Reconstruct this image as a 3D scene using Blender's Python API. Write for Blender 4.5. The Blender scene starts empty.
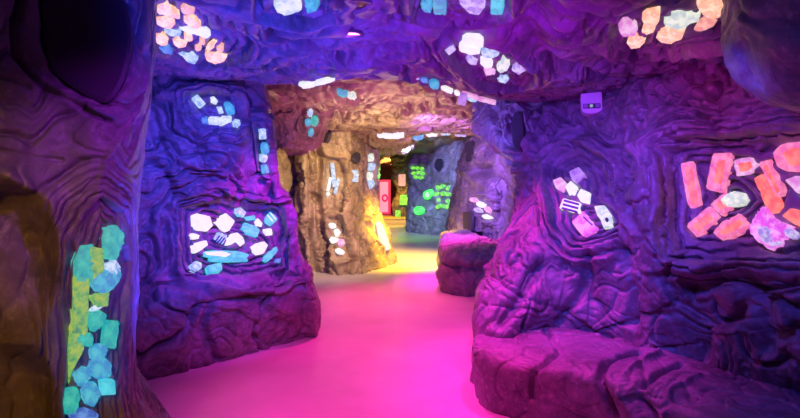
import bpy, math, random
import numpy as np
from mathutils import Vector
from mathutils.bvhtree import BVHTree

random.seed(7)
COL = bpy.context.scene.collection
F = 520.0; HX = 400.0; HY = 185.0; EYE = 1.5
Q = 1.0            # mesh density

# ------------------------------------------------------------------ helpers
def W(px, d, z):            # azimuth column, depth, height -> world
    return ((px - HX) / F * d, d, z)
def P(px, py, d):           # pixel and depth -> world
    return ((px - HX) / F * d, d, EYE - (py - HY) / F * d)
def ray(px, py):
    return Vector(((px - HX) / F, 1.0, -(py - HY) / F)).normalized()
CAM = Vector((0, 0, EYE))

def _h(ix, iy, iz, s):
    n = (ix.astype(np.int64) * 374761393 + iy.astype(np.int64) * 668265263 + iz.astype(np.int64) * 2147483647 + s * 1274126177) & 0xffffffff
    n = ((n ^ (n >> 13)) * 1274126177) & 0xffffffff
    n = ((n ^ (n >> 16)) * 2246822519) & 0xffffffff
    return (n ^ (n >> 15)) & 0xffffffff
def noise(p, s=0):
    i = np.floor(p).astype(np.int64); f = p - i
    u = f * f * f * (f * (f * 6 - 15) + 10)
    out = 0
    for dx in (0, 1):
        for dy in (0, 1):
            for dz in (0, 1):
                h = _h(i[..., 0] + dx, i[..., 1] + dy, i[..., 2] + dz, s)
                gx = ((h & 1023) / 511.5 - 1); gy = (((h >> 10) & 1023) / 511.5 - 1); gz = (((h >> 20) & 1023) / 511.5 - 1)
                g = gx * (f[..., 0] - dx) + gy * (f[..., 1] - dy) + gz * (f[..., 2] - dz)
                w = (u[..., 0] if dx else 1 - u[..., 0]) * (u[..., 1] if dy else 1 - u[..., 1]) * (u[..., 2] if dz else 1 - u[..., 2])
                out = out + g * w
    return out
def fbm(p, o=3, s=0, g=.5):
    a = 1; t = 0
    for k in range(o):
        t = t + a * noise(p * (2.03 ** k), s + k * 17); a *= g
    return t
def voro(p, s=0):
    """nearest cell: facet height (random tilt) and F2-F1"""
    i = np.floor(p).astype(np.int64)
    f1 = np.full(p.shape[:-1], 9.); f2 = f1.copy(); hh = np.zeros(p.shape[:-1])
    for dx in (-1, 0, 1):
        for dy in (-1, 0, 1):
            for dz in (-1, 0, 1):
                c = i + np.array([dx, dy, dz])
                h = _h(c[..., 0], c[..., 1], c[..., 2], s)
                r = np.stack([(h & 1023) / 1023., ((h >> 10) & 1023) / 1023., ((h >> 20) & 1023) / 1023.], -1)
                v = p - (c + r); d = np.sqrt((v * v).sum(-1))
                h2 = _h(c[..., 0], c[..., 1], c[..., 2], s + 5)
                t = np.stack([(h2 & 1023) / 511.5 - 1, ((h2 >> 10) & 1023) / 511.5 - 1, ((h2 >> 20) & 1023) / 511.5 - 1], -1)
                ht = (v * t).sum(-1) + (r[..., 0] - .5) * .5
                m = d < f1
                f2 = np.where(m, f1, np.minimum(f2, d)); hh = np.where(m, ht, hh); f1 = np.where(m, d, f1)
    return hh, f2 - f1
def sm(a, b, x):
    t = np.clip((x - a) / (b - a), 0, 1); return t * t * (3 - 2 * t)

def cr(ctrl, n, wt=None):            # catmull-rom resample along axis 0
    c = np.asarray(ctrl, float); m = len(c)
    e = np.concatenate([(2 * c[:1] - c[1:2]), c, (2 * c[-1:] - c[-2:-1])])
    # arc-length-ish parameter
    seg = np.sqrt(((c[1:] - c[:-1]) ** 2).sum(-1)).reshape(m - 1, -1).mean(1) + 1e-3
    if wt is not None: seg = seg * np.array(wt)
    cum = np.concatenate([[0], np.cumsum(seg)]); t = np.linspace(0, cum[-1], n)
    k = np.clip(np.searchsorted(cum, t, 'right') - 1, 0, m - 2)
    f = (t - cum[k]) / seg[k]; f = f.reshape((-1,) + (1,) * (c.ndim - 1))
    p0, p1, p2, p3 = e[k], e[k + 1], e[k + 2], e[k + 3]
    m1 = (p2 - p0) * .5 * .85; m2 = (p3 - p1) * .5 * .85
    return (2 * f**3 - 3 * f**2 + 1) * p1 + (f**3 - 2 * f**2 + f) * m1 + (-2 * f**3 + 3 * f**2) * p2 + (f**3 - f**2) * m2

def link(o, parent=None):
    COL.objects.link(o)
    if parent: o.parent = parent
    return o
def mesh_np(name, V, Fq, mat, smooth=True, parent=None):
    me = bpy.data.meshes.new(name)
    V = np.ascontiguousarray(V.reshape(-1, 3), dtype=np.float32); Fq = np.ascontiguousarray(Fq, dtype=np.int32)
    me.vertices.add(len(V)); me.vertices.foreach_set('co', V.ravel())
    me.loops.add(Fq.size); me.loops.foreach_set('vertex_index', Fq.ravel())
    me.polygons.add(len(Fq)); me.polygons.foreach_set('loop_start', np.arange(0, Fq.size, 4, dtype=np.int32))
    me.polygons.foreach_set('loop_total', np.full(len(Fq), 4, dtype=np.int32))
    me.polygons.foreach_set('use_smooth', np.full(len(Fq), smooth))
    me.update(calc_edges=True); me.validate()
    me.materials.append(mat)
    return link(bpy.data.objects.new(name, me), parent)
def mesh_py(name, V, Fs, mat, parent=None, smooth=False):
    me = bpy.data.meshes.new(name); me.from_pydata([tuple(v) for v in V], [], Fs)
    if smooth: me.polygons.foreach_set('use_smooth', [True] * len(Fs))
    me.materials.append(mat); me.update()
    return link(bpy.data.objects.new(name, me), parent)
def tag(o, label, cat, group=None):
    o['label'] = label; o['category'] = cat
    if group: o['group'] = group
    return o
def struct(o, label=None):
    o['kind'] = 'structure'
    if label: o['label'] = label
    return o

# ------------------------------------------------------------------ materials
def nodes(name):
    m = bpy.data.materials.new(name); m.use_nodes = True
    nt = m.node_tree; b = nt.nodes['Principled BSDF']; return m, nt, b
def rock_mat(name, c1, c2, c3, rough=.43, bump=.25, scale=9):
    m, nt, b = nodes(name); L = nt.links.new
    tc = nt.nodes.new('ShaderNodeTexCoord')
    n1 = nt.nodes.new('ShaderNodeTexNoise'); n1.inputs['Scale'].default_value = 2.2; n1.inputs['Detail'].default_value = 7; n1.inputs['Distortion'].default_value = 1.2
    L(tc.outputs['Object'], n1.inputs['Vector'])
    r = nt.nodes.new('ShaderNodeValToRGB'); r.color_ramp.elements[0].position = .32; r.color_ramp.elements[1].position = .68
    r.color_ramp.elements[0].color = (*c1, 1); r.color_ramp.elements[1].color = (*c2, 1)
    L(n1.outputs['Fac'], r.inputs['Fac'])
    n2 = nt.nodes.new('ShaderNodeTexNoise'); n2.inputs['Scale'].default_value = 23; n2.inputs['Detail'].default_value = 6; n2.inputs['Roughness'].default_value = .7
    L(tc.outputs['Object'], n2.inputs['Vector'])
    r2 = nt.nodes.new('ShaderNodeValToRGB'); r2.color_ramp.elements[0].position = .5; r2.color_ramp.elements[1].position = .75
    L(n2.outputs['Fac'], r2.inputs['Fac'])
    mx = nt.nodes.new('ShaderNodeMix'); mx.data_type = 'RGBA'; mx.inputs[7].default_value = (*c3, 1)
    L(r2.outputs['Color'], mx.inputs[0]); L(r.outputs['Color'], mx.inputs[6]); L(mx.outputs[2], b.inputs['Base Color'])
    n3 = nt.nodes.new('ShaderNodeTexNoise'); n3.inputs['Scale'].default_value = scale; n3.inputs['Detail'].default_value = 9; n3.inputs['Roughness'].default_value = .62; n3.inputs['Distortion'].default_value = .8
    L(tc.outputs['Object'], n3.inputs['Vector'])
    bp = nt.nodes.new('ShaderNodeBump'); bp.inputs['Strength'].default_value = bump; bp.inputs['Distance'].default_value = .05
    L(n3.outputs['Fac'], bp.inputs['Height']); L(bp.outputs['Normal'], b.inputs['Normal'])
    b.inputs['Roughness'].default_value = rough; b.inputs['Specular IOR Level'].default_value = .5
    return m
ROCK = rock_mat('painted_cave_rock', (.12, .10, .13), (.27, .23, .29), (.36, .31, .37), bump=.35)
TAN = rock_mat('tan_cave_rock', (.20, .145, .10), (.46, .37, .26), (.54, .46, .36), bump=.35)
GREY = rock_mat('grey_cave_rock', (.18, .17, .21), (.34, .32, .38), (.42, .4, .46), bump=.35)
BROWN = rock_mat('brown_cave_rock', (.16, .10, .07), (.34, .22, .16), (.42, .3, .24))

def floor_mat():
    m, nt, b = nodes('sealed_concrete'); L = nt.links.new
    tc = nt.nodes.new('ShaderNodeTexCoord')
    n = nt.nodes.new('ShaderNodeTexNoise'); n.inputs['Scale'].default_value = 1.7; n.inputs['Detail'].default_value = 8; n.inputs['Roughness'].default_value = .6
    L(tc.outputs['Object'], n.inputs['Vector'])
    r = nt.nodes.new('ShaderNodeValToRGB'); r.color_ramp.elements[0].position = .3; r.color_ramp.elements[1].position = .7
    r.color_ramp.elements[0].color = (.60, .58, .58, 1); r.color_ramp.elements[1].color = (.74, .72, .72, 1)
    L(n.outputs['Fac'], r.inputs['Fac']); L(r.outputs['Color'], b.inputs['Base Color'])
    n2 = nt.nodes.new('ShaderNodeTexNoise'); n2.inputs['Scale'].default_value = 6; n2.inputs['Detail'].default_value = 6
    L(tc.outputs['Object'], n2.inputs['Vector'])
    bp = nt.nodes.new('ShaderNodeBump'); bp.inputs['Strength'].default_value = .06; bp.inputs['Distance'].default_value = .05
    L(n2.outputs['Fac'], bp.inputs['Height']); L(bp.outputs['Normal'], b.inputs['Normal'])
    b.inputs['Roughness'].default_value = .42; return m
def glow_mat(name, ca, cb, strength, scale=18, cc=None, lo=.42, hi=.58, mp=.08):
    m, nt, b = nodes(name); L = nt.links.new
    tc = nt.nodes.new('ShaderNodeTexCoord')
    n = nt.nodes.new('ShaderNodeTexNoise'); n.inputs['Scale'].default_value = scale; n.inputs['Detail'].default_value = 5; n.inputs['Roughness'].default_value = .65
    L(tc.outputs['Object'], n.inputs['Vector'])
    r = nt.nodes.new('ShaderNodeValToRGB'); e = r.color_ramp.elements
    e[0].position = lo; e[0].color = (*ca, 1); e[1].position = hi; e[1].color = (*cb, 1)
    if cc: x = e.new(lo - mp); x.color = (*cc, 1)
    L(n.outputs['Fac'], r.inputs['Fac']); L(r.outputs['Color'], b.inputs['Emission Color']); b.inputs['Base Color'].default_value = (*[.12 + .12 * q for q in cb], 1)
    b.inputs['Emission Strength'].default_value = strength; b.inputs['Roughness'].default_value = .6
    return m
def flat(name, c, rough=.5, e=0, ec=None, metal=0):
    m, nt, b = nodes(name); b.inputs['Base Color'].default_value = (*c, 1); b.inputs['Roughness'].default_value = rough
    b.inputs['Metallic'].default_value = metal
    if e: b.inputs['Emission Color'].default_value = (*(ec or c), 1); b.inputs['Emission Strength'].default_value = e
    return m
GM = {
 'white': glow_mat('white_fluorescent_mineral', (.78, .78, .84), (.92, .90, .88), 1.0, 30),
 'cream': glow_mat('cream_fluorescent_mineral', (.50, .62, .60), (.88, .9, .75), .95, 26),
 'teal': glow_mat('teal_fluorescent_mineral', (.01, .34, .46), (.07, .55, .62), 1.15, 14, (.16, .60, .68), .36, .6, .12),
 'blue': glow_mat('blue_fluorescent_mineral', (.02, .10, .5), (.14, .34, .8), .8, 22),
 'ice': glow_mat('pale_blue_fluorescent_mineral', (.22, .42, .75), (.66, .80, .92), .9, 24),
 'lilac': glow_mat('lilac_fluorescent_mineral', (.38, .24, .75), (.72, .62, .92), .85, 22),
 'violet': glow_mat('violet_fluorescent_mineral', (.36, .12, .70), (.58, .30, .88), .8, 14),
 'rose': glow_mat('pink_fluorescent_mineral', (.75, .22, .62), (.9, .55, .8), .9, 14),
 'hotpink': glow_mat('magenta_fluorescent_mineral', (.72, .08, .70), (.95, .38, .9), .95, 14),
 'salmon': glow_mat('salmon_fluorescent_mineral', (.9, .30, .22), (.95, .52, .42), .95, 22, (.5, .2, .4), .44, .6, .16),
 'pinkrim': glow_mat('pink_rimmed_calcite', (.85, .14, .32), (.95, .30, .50), .95, 22, (.45, .08, .40), .42, .6, .12),
 'redcore': glow_mat('red_orange_calcite', (.95, .12, .08), (.98, .26, .16), 1.0, 16),
 'peach': glow_mat('peach_fluorescent_mineral', (.92, .36, .20), (.98, .66, .48), 1.15, 22, (.85, .8, .9), .42, .6, .14),
 'cyan': glow_mat('sea_green_fluorescent_mineral', (.0, .38, .34), (.05, .56, .42), .9, 26, (.02, .2, .5), .42, .62, .14),
 'lime': glow_mat('yellow_green_fluorescent_mineral', (.10, .42, .12), (.42, .56, .05), .85, 38, (.05, .14, .1), .42, .6, .1),
 'aqua': glow_mat('aqua_fluorescent_mineral', (.02, .24, .55), (.08, .52, .62), .9, 18, (.25, .6, .7), .42, .6, .14),
 'green': glow_mat('green_fluorescent_mineral', (.02, .5, .03), (.35, .85, .05), 1.1, 12),
 'brightgreen': glow_mat('bright_green_fluorescent_mineral', (.02, .75, .05), (.10, .95, .15), 1.3, 6),
}
DARKGLASS = flat('dark_filter_glass', (.06, .05, .08), .5)

# ------------------------------------------------------------------ rock sheets
SURF = {}
def polydist(pt, poly):      # signed distance (neg inside) of (...,2) points to polygon
    n = len(poly); best = None; ins = np.zeros(pt.shape[:-1], bool)
    for i in range(n):
        a = poly[i]; b = poly[(i + 1) % n]; ab = b - a
        t = np.clip(((pt - a) @ ab) / (ab @ ab + 1e-12), 0, 1)
        d = ((pt - a - t[..., None] * ab) ** 2).sum(-1); best = d if best is None else np.minimum(best, d)
        c = ((a[1] > pt[..., 1]) != (b[1] > pt[..., 1])) & (pt[..., 0] < (b[0] - a[0]) * (pt[..., 1] - a[1]) / (b[1] - a[1] + 1e-12) + a[0])
        ins ^= c
    return np.sqrt(best) * np.where(ins, -1, 1)
def linedist(p, pts):
    best = None
    for a, b in zip(pts[:-1], pts[1:]):
        ab = b - a; t = np.clip(((p - a) @ ab) / (ab @ ab + 1e-12), 0, 1)
        d = ((p - a - t[..., None] * ab) ** 2).sum(-1); best = d if best is None else np.minimum(best, d)
    return np.sqrt(best)
def bvh_of(B):
    nv, nu = B.shape[:2]; sv = max(1, nv // 90); su = max(1, nu // 90)
    iv = sorted(set(list(range(0, nv, sv)) + [nv - 1])); iu = sorted(set(list(range(0, nu, su)) + [nu - 1]))
    C = B[np.ix_(iv, iu)]; a, b = C.shape[:2]
    vs = [tuple(v) for v in C.reshape(-1, 3)]
    fs = [(i * b + j, i * b + j + 1, (i + 1) * b + j + 1, (i + 1) * b + j) for i in range(a - 1) for j in range(b - 1)]
    return BVHTree.FromPolygons(vs, fs)
def full_bvh(V, Fq):
    return BVHTree.FromPolygons(V.reshape(-1, 3).tolist(), Fq)
def hitpt(bvh, px, py):
    r = bvh.ray_cast(CAM, ray(px, py))
    return (np.array(r[0]), np.array(r[1])) if r[0] is not None else (None, None)
def normals(B):
    du = np.gradient(B, axis=1); dv = np.gradient(B, axis=0)
    n = np.cross(du, dv); return n / (np.linalg.norm(n, axis=-1, keepdims=True) + 1e-9)

def rock(name, ctrl, nv, nu, mat, face, pockets=(), lines=(), bumps=(), seed=0, lump=.05, lumpf=1.7, med=.016, flow=.012,
         lam=.05, warp=.35, stretch=(1, 1, 1), along=None, facet=0, facetf=2.2, crack=.03, crackf=1.3, thick=.35, wide=.0, facetmask=None, fade=None, flowmask=None, reg=None, wu=None, wv=None):
    """a sheet of sculpted rock with a coarse back, as one mesh"""
    nv = int(nv * Q); nu = int(nu * Q)
    c = np.array(ctrl, float)
    B = cr(c, nv, wv); B = np.swapaxes(cr(np.swapaxes(B, 0, 1), nu, wu), 0, 1)
    N = normals(B)
    f = None if isinstance(face, str) else np.array(face, float)
    mid = B[nv // 2, nu // 2]
    if isinstance(face, str) and face == 'cam': dirn = np.array([0, 0, EYE]) - B
    elif isinstance(face, str): dirn = -B + np.array([0., 1.5, 1.2])
    else: dirn = np.broadcast_to(f, B.shape)
    if (N * dirn).sum(-1).mean() < 0: N = -N
    bv = bvh_of(B)
    # broad form drawn first
    for (px, py, r, amp) in bumps:
        h, _ = hitpt(bv, px, py)
        if h is None: print('bump miss', name, px, py); continue
        d2 = ((B - h) ** 2).sum(-1); B = B + N * (amp * np.exp(-d2 / (r * r)))[..., None]
    if bumps:
        s = np.sign((N * normals(B)).sum()); N = normals(B) * s; bv = bvh_of(B)
    S = B * np.array(stretch)
    D = lump * fbm(B * lumpf + 7.3 * seed, 3, seed) * 1.6
    sd = None; inside = 0
    for pk in pockets:
        pts = []
        nn = np.zeros(3)
        for (x, y) in pk['poly']:
            h, n_ = hitpt(bv, x, y)
            if h is None: print('pocket miss', name, x, y); continue
            pts.append(h)
        if len(pts) < 3: continue
        pts = np.array(pts); cen = pts.mean(0)
        u_, s_, vt = np.linalg.svd(pts - cen); t1, t2, nr = vt[0], vt[1], vt[2]
        q = np.stack([(B - cen) @ t1, (B - cen) @ t2], -1); off = np.abs((B - cen) @ nr)
        pl = np.stack([(pts - cen) @ t1, (pts - cen) @ t2], -1)
        wv = pk.get('wav', .012)
        dd = polydist(q + wv * np.stack([noise(B * 9, 3), noise(B * 9, 4)], -1), pl) + pk.get('round', 0) * .0 + np.maximum(off - .35, 0)
        e = pk.get('edge', .03); dp = pk.get('depth', .035)
        ins = 1 - sm(-e, e * .4, dd)
        D = D - dp * ins + pk.get('rim', .018) * np.exp(-((dd - .03) / .035) ** 2)
        inside = np.maximum(inside, ins * pk.get('calm', .75))
        if pk.get('flow', True):
            sd = dd if sd is None else -.06 * np.log(np.exp(-np.clip(sd, -.5, 2) / .06) + np.exp(-np.clip(dd, -.5, 2) / .06))
    wn = fbm(S * 1.6 + seed, 3, 40 + seed)
    if sd is None: base = 0; far = 1.0
    else: base = sd; far = np.clip(np.abs(sd) / .35, 0.10, 1)
    if along is not None:
        phi = base * 0 + B @ np.array(along, float) + warp * wn * .5
        if sd is not None:
            k = np.exp(-np.clip(sd, 0, 9) / .12); phi = phi * (1 - k) + sd * k
    else:
        kf = 1.0 if sd is None else sm(.10, .50, sd)
        phi = base * (1 - kf * .8) + warp * wn * (far * (1 - kf) + 1.3 * kf) + .018 * noise(B * 6, 33 + seed)
    w2 = noise(B * 2.7, 90 + seed)
    ph = phi / lam * (1 + .0 * w2) + .35 * noise(B * 14, 91 + seed)
    ph = ph + .25 * noise(B * 22, 95 + seed)
    prof = 1 - np.exp(-(np.sin(math.pi * ph) / .42) ** 2)
    ph2 = phi / (lam * 2.6) + .6 * w2
    prof2 = 1 - np.exp(-(np.sin(math.pi * ph2) / .30) ** 2)
    pres = sm(-.35, .25, noise(B * 2.3, 61 + seed) + .12)
    pres = pres * .7
    if sd is not None: pres = np.maximum(pres, 1.25 * np.exp(-np.clip(sd - .02, 0, 9) / .2))
    fl = flow * 1.25 * (prof - .7) * pres + flow * 2.1 * (prof2 - .7) * (1 - inside * .8) * sm(-.45, .1, noise(B * 1.4, 66 + seed) + .15)
    if flowmask is not None: fl = fl * flowmask(B)
    D = D + fl * (1 - .25 * inside)
    D = D + med * fbm(B * 6.5, 3, 70 + seed) * (1 - .5 * inside)
    if facet:
        wp = B + .10 * np.stack([noise(B * 3, 5), noise(B * 3, 6), noise(B * 3, 7)], -1)
        fh, f21 = voro(wp * facetf * np.array([1, 1, 1.25]), seed)
        fh2, f212 = voro(wp * facetf * 2.3, seed + 3)
        fm = facet * (fh * .8 + .3 * fh2) - facet * .22 * np.exp(-(f21 / .07) ** 2) - facet * .10 * np.exp(-(f212 / .06) ** 2)
        if facetmask is not None: fm = fm * facetmask(B)
        D = D + fm * (1 - inside)
    if crack:
        cn = fbm(S * crackf + 31, 3, 120 + seed)
        D = D - crack * np.exp(-(cn / .026) ** 2) * sm(-.1, .25, noise(B * 1.1, 130 + seed) + .12) * (1 - inside)
    for (pts, wd, amp) in lines:
        w3 = []
        for (x, y) in pts:
            h, _ = hitpt(bv, x, y)
            if h is not None: w3.append(h)
        if len(w3) < 2: print('line miss', name, pts); continue
        w3 = cr(np.array(w3), 4 * len(w3))
        wob = .02 * np.stack([noise(B * 5, 15), noise(B * 5, 16), noise(B * 5, 17)], -1)
        d = linedist(B + wob, w3)
        D = D + amp * (1.5 if amp < 0 else 1.15) * np.exp(-(d / wd) ** 2) * (1 - inside * .6)
    if fade is not None: D = D * fade(B)
    V = B + N * D[..., None]
    if reg is not None: V = reg(V)
    # faces
    idx = np.arange(nv * nu).reshape(nv, nu)
    Fr = np.stack([idx[:-1, :-1], idx[:-1, 1:], idx[1:, 1:], idx[1:, :-1]], -1).reshape(-1, 4)
    # orientation
    s = np.sign((np.cross(V[1:, 1:] - V[:-1, :-1], V[1:, :-1] - V[:-1, 1:]) * N[1:, 1:]).sum())
    if s < 0: Fr = Fr[:, ::-1]
    iv = np.unique(np.concatenate([np.arange(0, nv, 2), [nv - 1]])); iu = np.unique(np.concatenate([np.arange(0, nu, 2), [nu - 1]]))
    Vs = V[np.ix_(iv, iu)]; ix = np.arange(len(iv) * len(iu)).reshape(len(iv), len(iu))
    SURF[name + str(seed)] = full_bvh(Vs, np.stack([ix[:-1, :-1], ix[:-1, 1:], ix[1:, 1:], ix[1:, :-1]], -1).reshape(-1, 4).tolist())
    # coarse back: perimeter ring extruded and closed with a coarse grid
    if thick:
        Bk = V - N * thick
        kv = np.unique(np.concatenate([np.arange(0, nv, 12), [nv - 1]])); ku = np.unique(np.concatenate([np.arange(0, nu, 12), [nu - 1]]))
        bk = Bk[np.ix_(kv, ku)]; o = nv * nu; bi = (np.arange(bk.shape[0] * bk.shape[1]) + o).reshape(bk.shape[:2])
        Fb = np.stack([bi[:-1, :-1], bi[1:, :-1], bi[1:, 1:], bi[:-1, 1:]], -1).reshape(-1, 4)
        if s < 0: Fb = Fb[:, ::-1]
        rim = []
        def strip(front, back, ks):
            for a in range(len(ks) - 1):
                f0, f1 = ks[a], ks[a + 1]
                rim.append((front[f0], front[f1], back[a + 1], back[a]))
        strip(idx[0], bi[0], ku); strip(idx[-1], bi[-1], ku); strip(idx[:, 0], bi[:, 0], kv); strip(idx[:, -1], bi[:, -1], kv)
        Vall = np.concatenate([V.reshape(-1, 3), bk.reshape(-1, 3)]); Fall = np.concatenate([Fr, Fb, np.array(rim)])
    else: Vall, Fall = V.reshape(-1, 3), Fr
    o = mesh_np(name, Vall, Fall, mat)
    o['_s'] = name + str(seed)
    return o
def key(o): 
    return o['_s']

# ------------------------------------------------------------------ minerals
def outline(poly, n=22, jit=.0, rnd=None):
    """resample a closed pixel polygon with light irregularity, keep corners"""
    P_ = np.array(poly, float); out = []
    per = np.linalg.norm(np.roll(P_, -1, 0) - P_, axis=1); tot = per.sum()
    for i in range(len(P_)):
        a = P_[i]; b = P_[(i + 1) % len(P_)]; k = max(2, int(round(n * per[i] / tot)))
        for j in range(k):
            t = (j + (.18 if j == 0 else 0)) / k
            if j == 0:
                # chamfer corner
                prev = P_[i - 1]; c1 = a + (prev - a) * .07; c2 = a + (b - a) * .07
                out.append(c1); out.append(c2)
            else: out.append(a + (b - a) * t)
    out = np.array(out); c = out.mean(0)
    for i in range(len(out)):
        v = out[i] - c; out[i] = c + v * (1 + rnd.uniform(-jit, jit))
    return out
MN = [0]
def rect(cx, cy, w, h, a=0):
    a = math.radians(a); c, s = math.cos(a), math.sin(a)
    return [(cx + x * c - y * s, cy + x * s + y * c) for x, y in ((-w/2, -h/2), (w/2, -h/2), (w/2, h/2), (-w/2, h/2))]
def blob(cx, cy, w, h, a=0, n=9, j=.16):
    r = random.Random(int(cx * 31 + cy * 17)); a0 = math.radians(a); o = []
    for k in range(n):
        t = 2 * math.pi * k / n + r.uniform(-.15, .15); q = 1 + r.uniform(-j, j)
        x, y = w / 2 * q * math.cos(t), h / 2 * q * math.sin(t)
        o.append((cx + x * math.cos(a0) - y * math.sin(a0), cy + x * math.sin(a0) + y * math.cos(a0)))
    return o
def plane_for(bvh, poly, nsmooth=None):
    c = np.mean(poly, 0)
    hs = []; 
    for (x, y) in [tuple(c)] + [tuple(c + (np.array(p) - c) * k) for p in poly for k in (.5, 1.)]:
        h, n = hitpt(bvh, x, y)
        if h is not None: hs.append(h)
    hs = np.array(hs)
    if len(hs) < 4: return None
    med = np.median(hs[:, 1]); hs = hs[np.abs(hs[:, 1] - med) < .35]
    if len(hs) < 4: return None
    return hs
def slab(name, bvh, poly, mat, label, cat='mineral', group=None, h=.025, jit=.018, n=26, nrm=None, parent=None, lift=0, core=None, base=None, sink=.03, top=(.93, .55), depth=None, grow=1.0, pct=80):
    rnd = random.Random(MN[0] * 13 + 5); MN[0] += 1
    if depth is not None:
        ds = [hitpt(bvh, *q)[0] for q in list(poly) + [tuple(np.mean(poly, 0))]]
        ds = [q[1] for q in ds if q is not None and abs(q[1] - depth) < .6]
        if ds: depth = min(depth, min(ds) - .015)
    hs = plane_for(bvh, poly) if depth is None else np.array([P(*np.mean(poly, 0), depth)])
    if hs is None: print('MINERAL MISS', label); return None, None
    cen = np.median(hs, 0)
    if nrm is None:
        u, s, vt = np.linalg.svd(hs - hs.mean(0)); nrm = vt[2]
        v = np.array(CAM) - cen; v /= np.linalg.norm(v)
        if nrm @ v < 0: nrm = -nrm
        if nrm @ v < .3: nrm = nrm + v * (.45); nrm /= np.linalg.norm(nrm)
    nrm = np.array(nrm, float); nrm /= np.linalg.norm(nrm)
    if depth is None: cen = cen + nrm * float(np.percentile((hs - cen) @ nrm, pct))
    cen = cen + nrm * (.004 + lift)
    if grow != 1: c_ = np.mean(poly, 0); poly = [tuple(c_ + (np.array(q) - c_) * grow) for q in poly]
    ol = outline(poly, n, jit, rnd)
    pts = []
    for (x, y) in ol:
        r = np.array(ray(x, y)); t = ((cen - np.array(CAM)) @ nrm) / (r @ nrm); pts.append(np.array(CAM) + r * t)
    pts = np.array(pts); c = pts.mean(0); N_ = len(pts)
    size = np.sqrt(((pts - c) ** 2).sum(1)).mean(); h = min(h, size * .6)
    rings = [pts - nrm * sink, pts + nrm * h * .55]
    V = list(rings[0]) + list(rings[1])
    for k, (q, hh) in enumerate(((top[0], 1.0), (top[1], 1.12))):
        for p in pts:
            V.append(c + (p - c) * (q + rnd.uniform(-.04, .04)) + nrm * h * (hh + rnd.uniform(-.22, .22)))
    V.append(c + nrm * h * (1.05 + rnd.uniform(-.2, .2))); V.append(c - nrm * sink)
    Fs = []
    for k in range(3):
        for i in range(N_):
            j = (i + 1) % N_; Fs.append((k * N_ + i, k * N_ + j, (k + 1) * N_ + j, (k + 1) * N_ + i))
    for i in range(N_):
        j = (i + 1) % N_; Fs.append((3 * N_ + i, 3 * N_ + j, 4 * N_)); Fs.append((j, i, 4 * N_ + 1))
    # origin at the mineral
    V = np.array(V) - c
    o = mesh_py(name, V, Fs, mat, parent)
    import bmesh
    bm = bmesh.new(); bm.from_mesh(o.data); bmesh.ops.recalc_face_normals(bm, faces=bm.faces); bm.to_mesh(o.data); bm.free()
    o.location = c if parent is None else c - np.array(parent.location)
    if parent is None: tag(o, label, cat, group)
    elif label: o['label'] = label
    return o, (cen, nrm, h)
def sub(o, info, bvh, name, poly, mat, label=None, h=.008):
    """a raised patch of another mineral, a part of the specimen"""
    cen, nrm, hh = info
    ol = outline(poly, 14, .03, random.Random(int(poly[0][0] * 7)))
    c0 = cen + nrm * (hh * 1.0)
    pts = []
    for (x, y) in ol:
        r = np.array(ray(x, y)); t = ((c0 - np.array(CAM)) @ nrm) / (r @ nrm); pts.append(np.array(CAM) + r * t)
    pts = np.array(pts); c = pts.mean(0); n = len(pts)
    V = list(pts - nrm * .004) + list(c + (pts - c) * .9 + nrm * h) + [c + nrm * h * 1.1]
    Fs = [(i, (i + 1) % n, n + (i + 1) % n, n + i) for i in range(n)] + [(n + i, n + (i + 1) % n, 2 * n) for i in range(n)]
    V = np.array(V) - np.array(o.location)
    p = mesh_py(name, V, Fs, mat, o)
    if label: p['label'] = label
    return p
def port(bvh, poly, label, name='lamp_window', depth=.02):
    """dark glass pane set in a recess"""
    hs = plane_for(bvh, poly)
    if hs is None: print('PORT MISS', label); return
    cen = hs.mean(0); u, s, vt = np.linalg.svd(hs - cen); nrm = vt[2]
    if nrm @ (np.array(CAM) - cen) < 0: nrm = -nrm
    pos = ((hs - cen) @ nrm).max() * 1.0 + .3 * abs(float((hs[:, 1].max() - hs[:, 1].min()) * .0)) + .01
    cen = cen + nrm * (pos + .004)
    c_ = cr(np.array(poly + poly[:1], float), 40)[:-1]
    pts = []
    for (x, y) in c_:
        r = np.array(ray(x, y)); t = ((cen - np.array(CAM)) @ nrm) / (r @ nrm); pts.append(np.array(CAM) + r * t)
    pts = np.array(pts); c = pts.mean(0); n = len(pts)
    V = np.concatenate([pts - nrm * .05, pts + nrm * .002, c + (pts - c) * .93 + nrm * .008, [c + nrm * .008], [c - nrm * .05]]) - c
    Fs = []
    for k in range(2): Fs += [(k * n + i, k * n + (i + 1) % n, (k + 1) * n + (i + 1) % n, (k + 1) * n + i) for i in range(n)]
    Fs += [(2 * n + i, 2 * n + (i + 1) % n, 3 * n) for i in range(n)] + [((i + 1) % n, i, 3 * n + 1) for i in range(n)]
    o = mesh_py(name, V, Fs, DARKGLASS); o.location = c
    tag(o, label, 'lamp window'); return o

# ================================================================== THE PLACE
# ---- floor
def ground():
    xs = np.linspace(-5, 5, 60); ys = np.linspace(-2, 34, 200); X, Y = np.meshgrid(xs, ys)
    Z = .004 * noise(np.stack([X, Y, X * 0], -1) * .8, 2)
    V = np.stack([X, Y, Z], -1); idx = np.arange(V.shape[0] * V.shape[1]).reshape(V.shape[:2])
    Fr = np.stack([idx[:-1, :-1], idx[:-1, 1:], idx[1:, 1:], idx[1:, :-1]], -1).reshape(-1, 4)
    o = mesh_np('floor', V, Fr, floor_mat()); md = o.modifiers.new('s', 'SOLIDIFY'); md.thickness = .1; md.offset = -1
    return struct(o, 'smooth pale sealed concrete floor of the cave passage')
ground()

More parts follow.
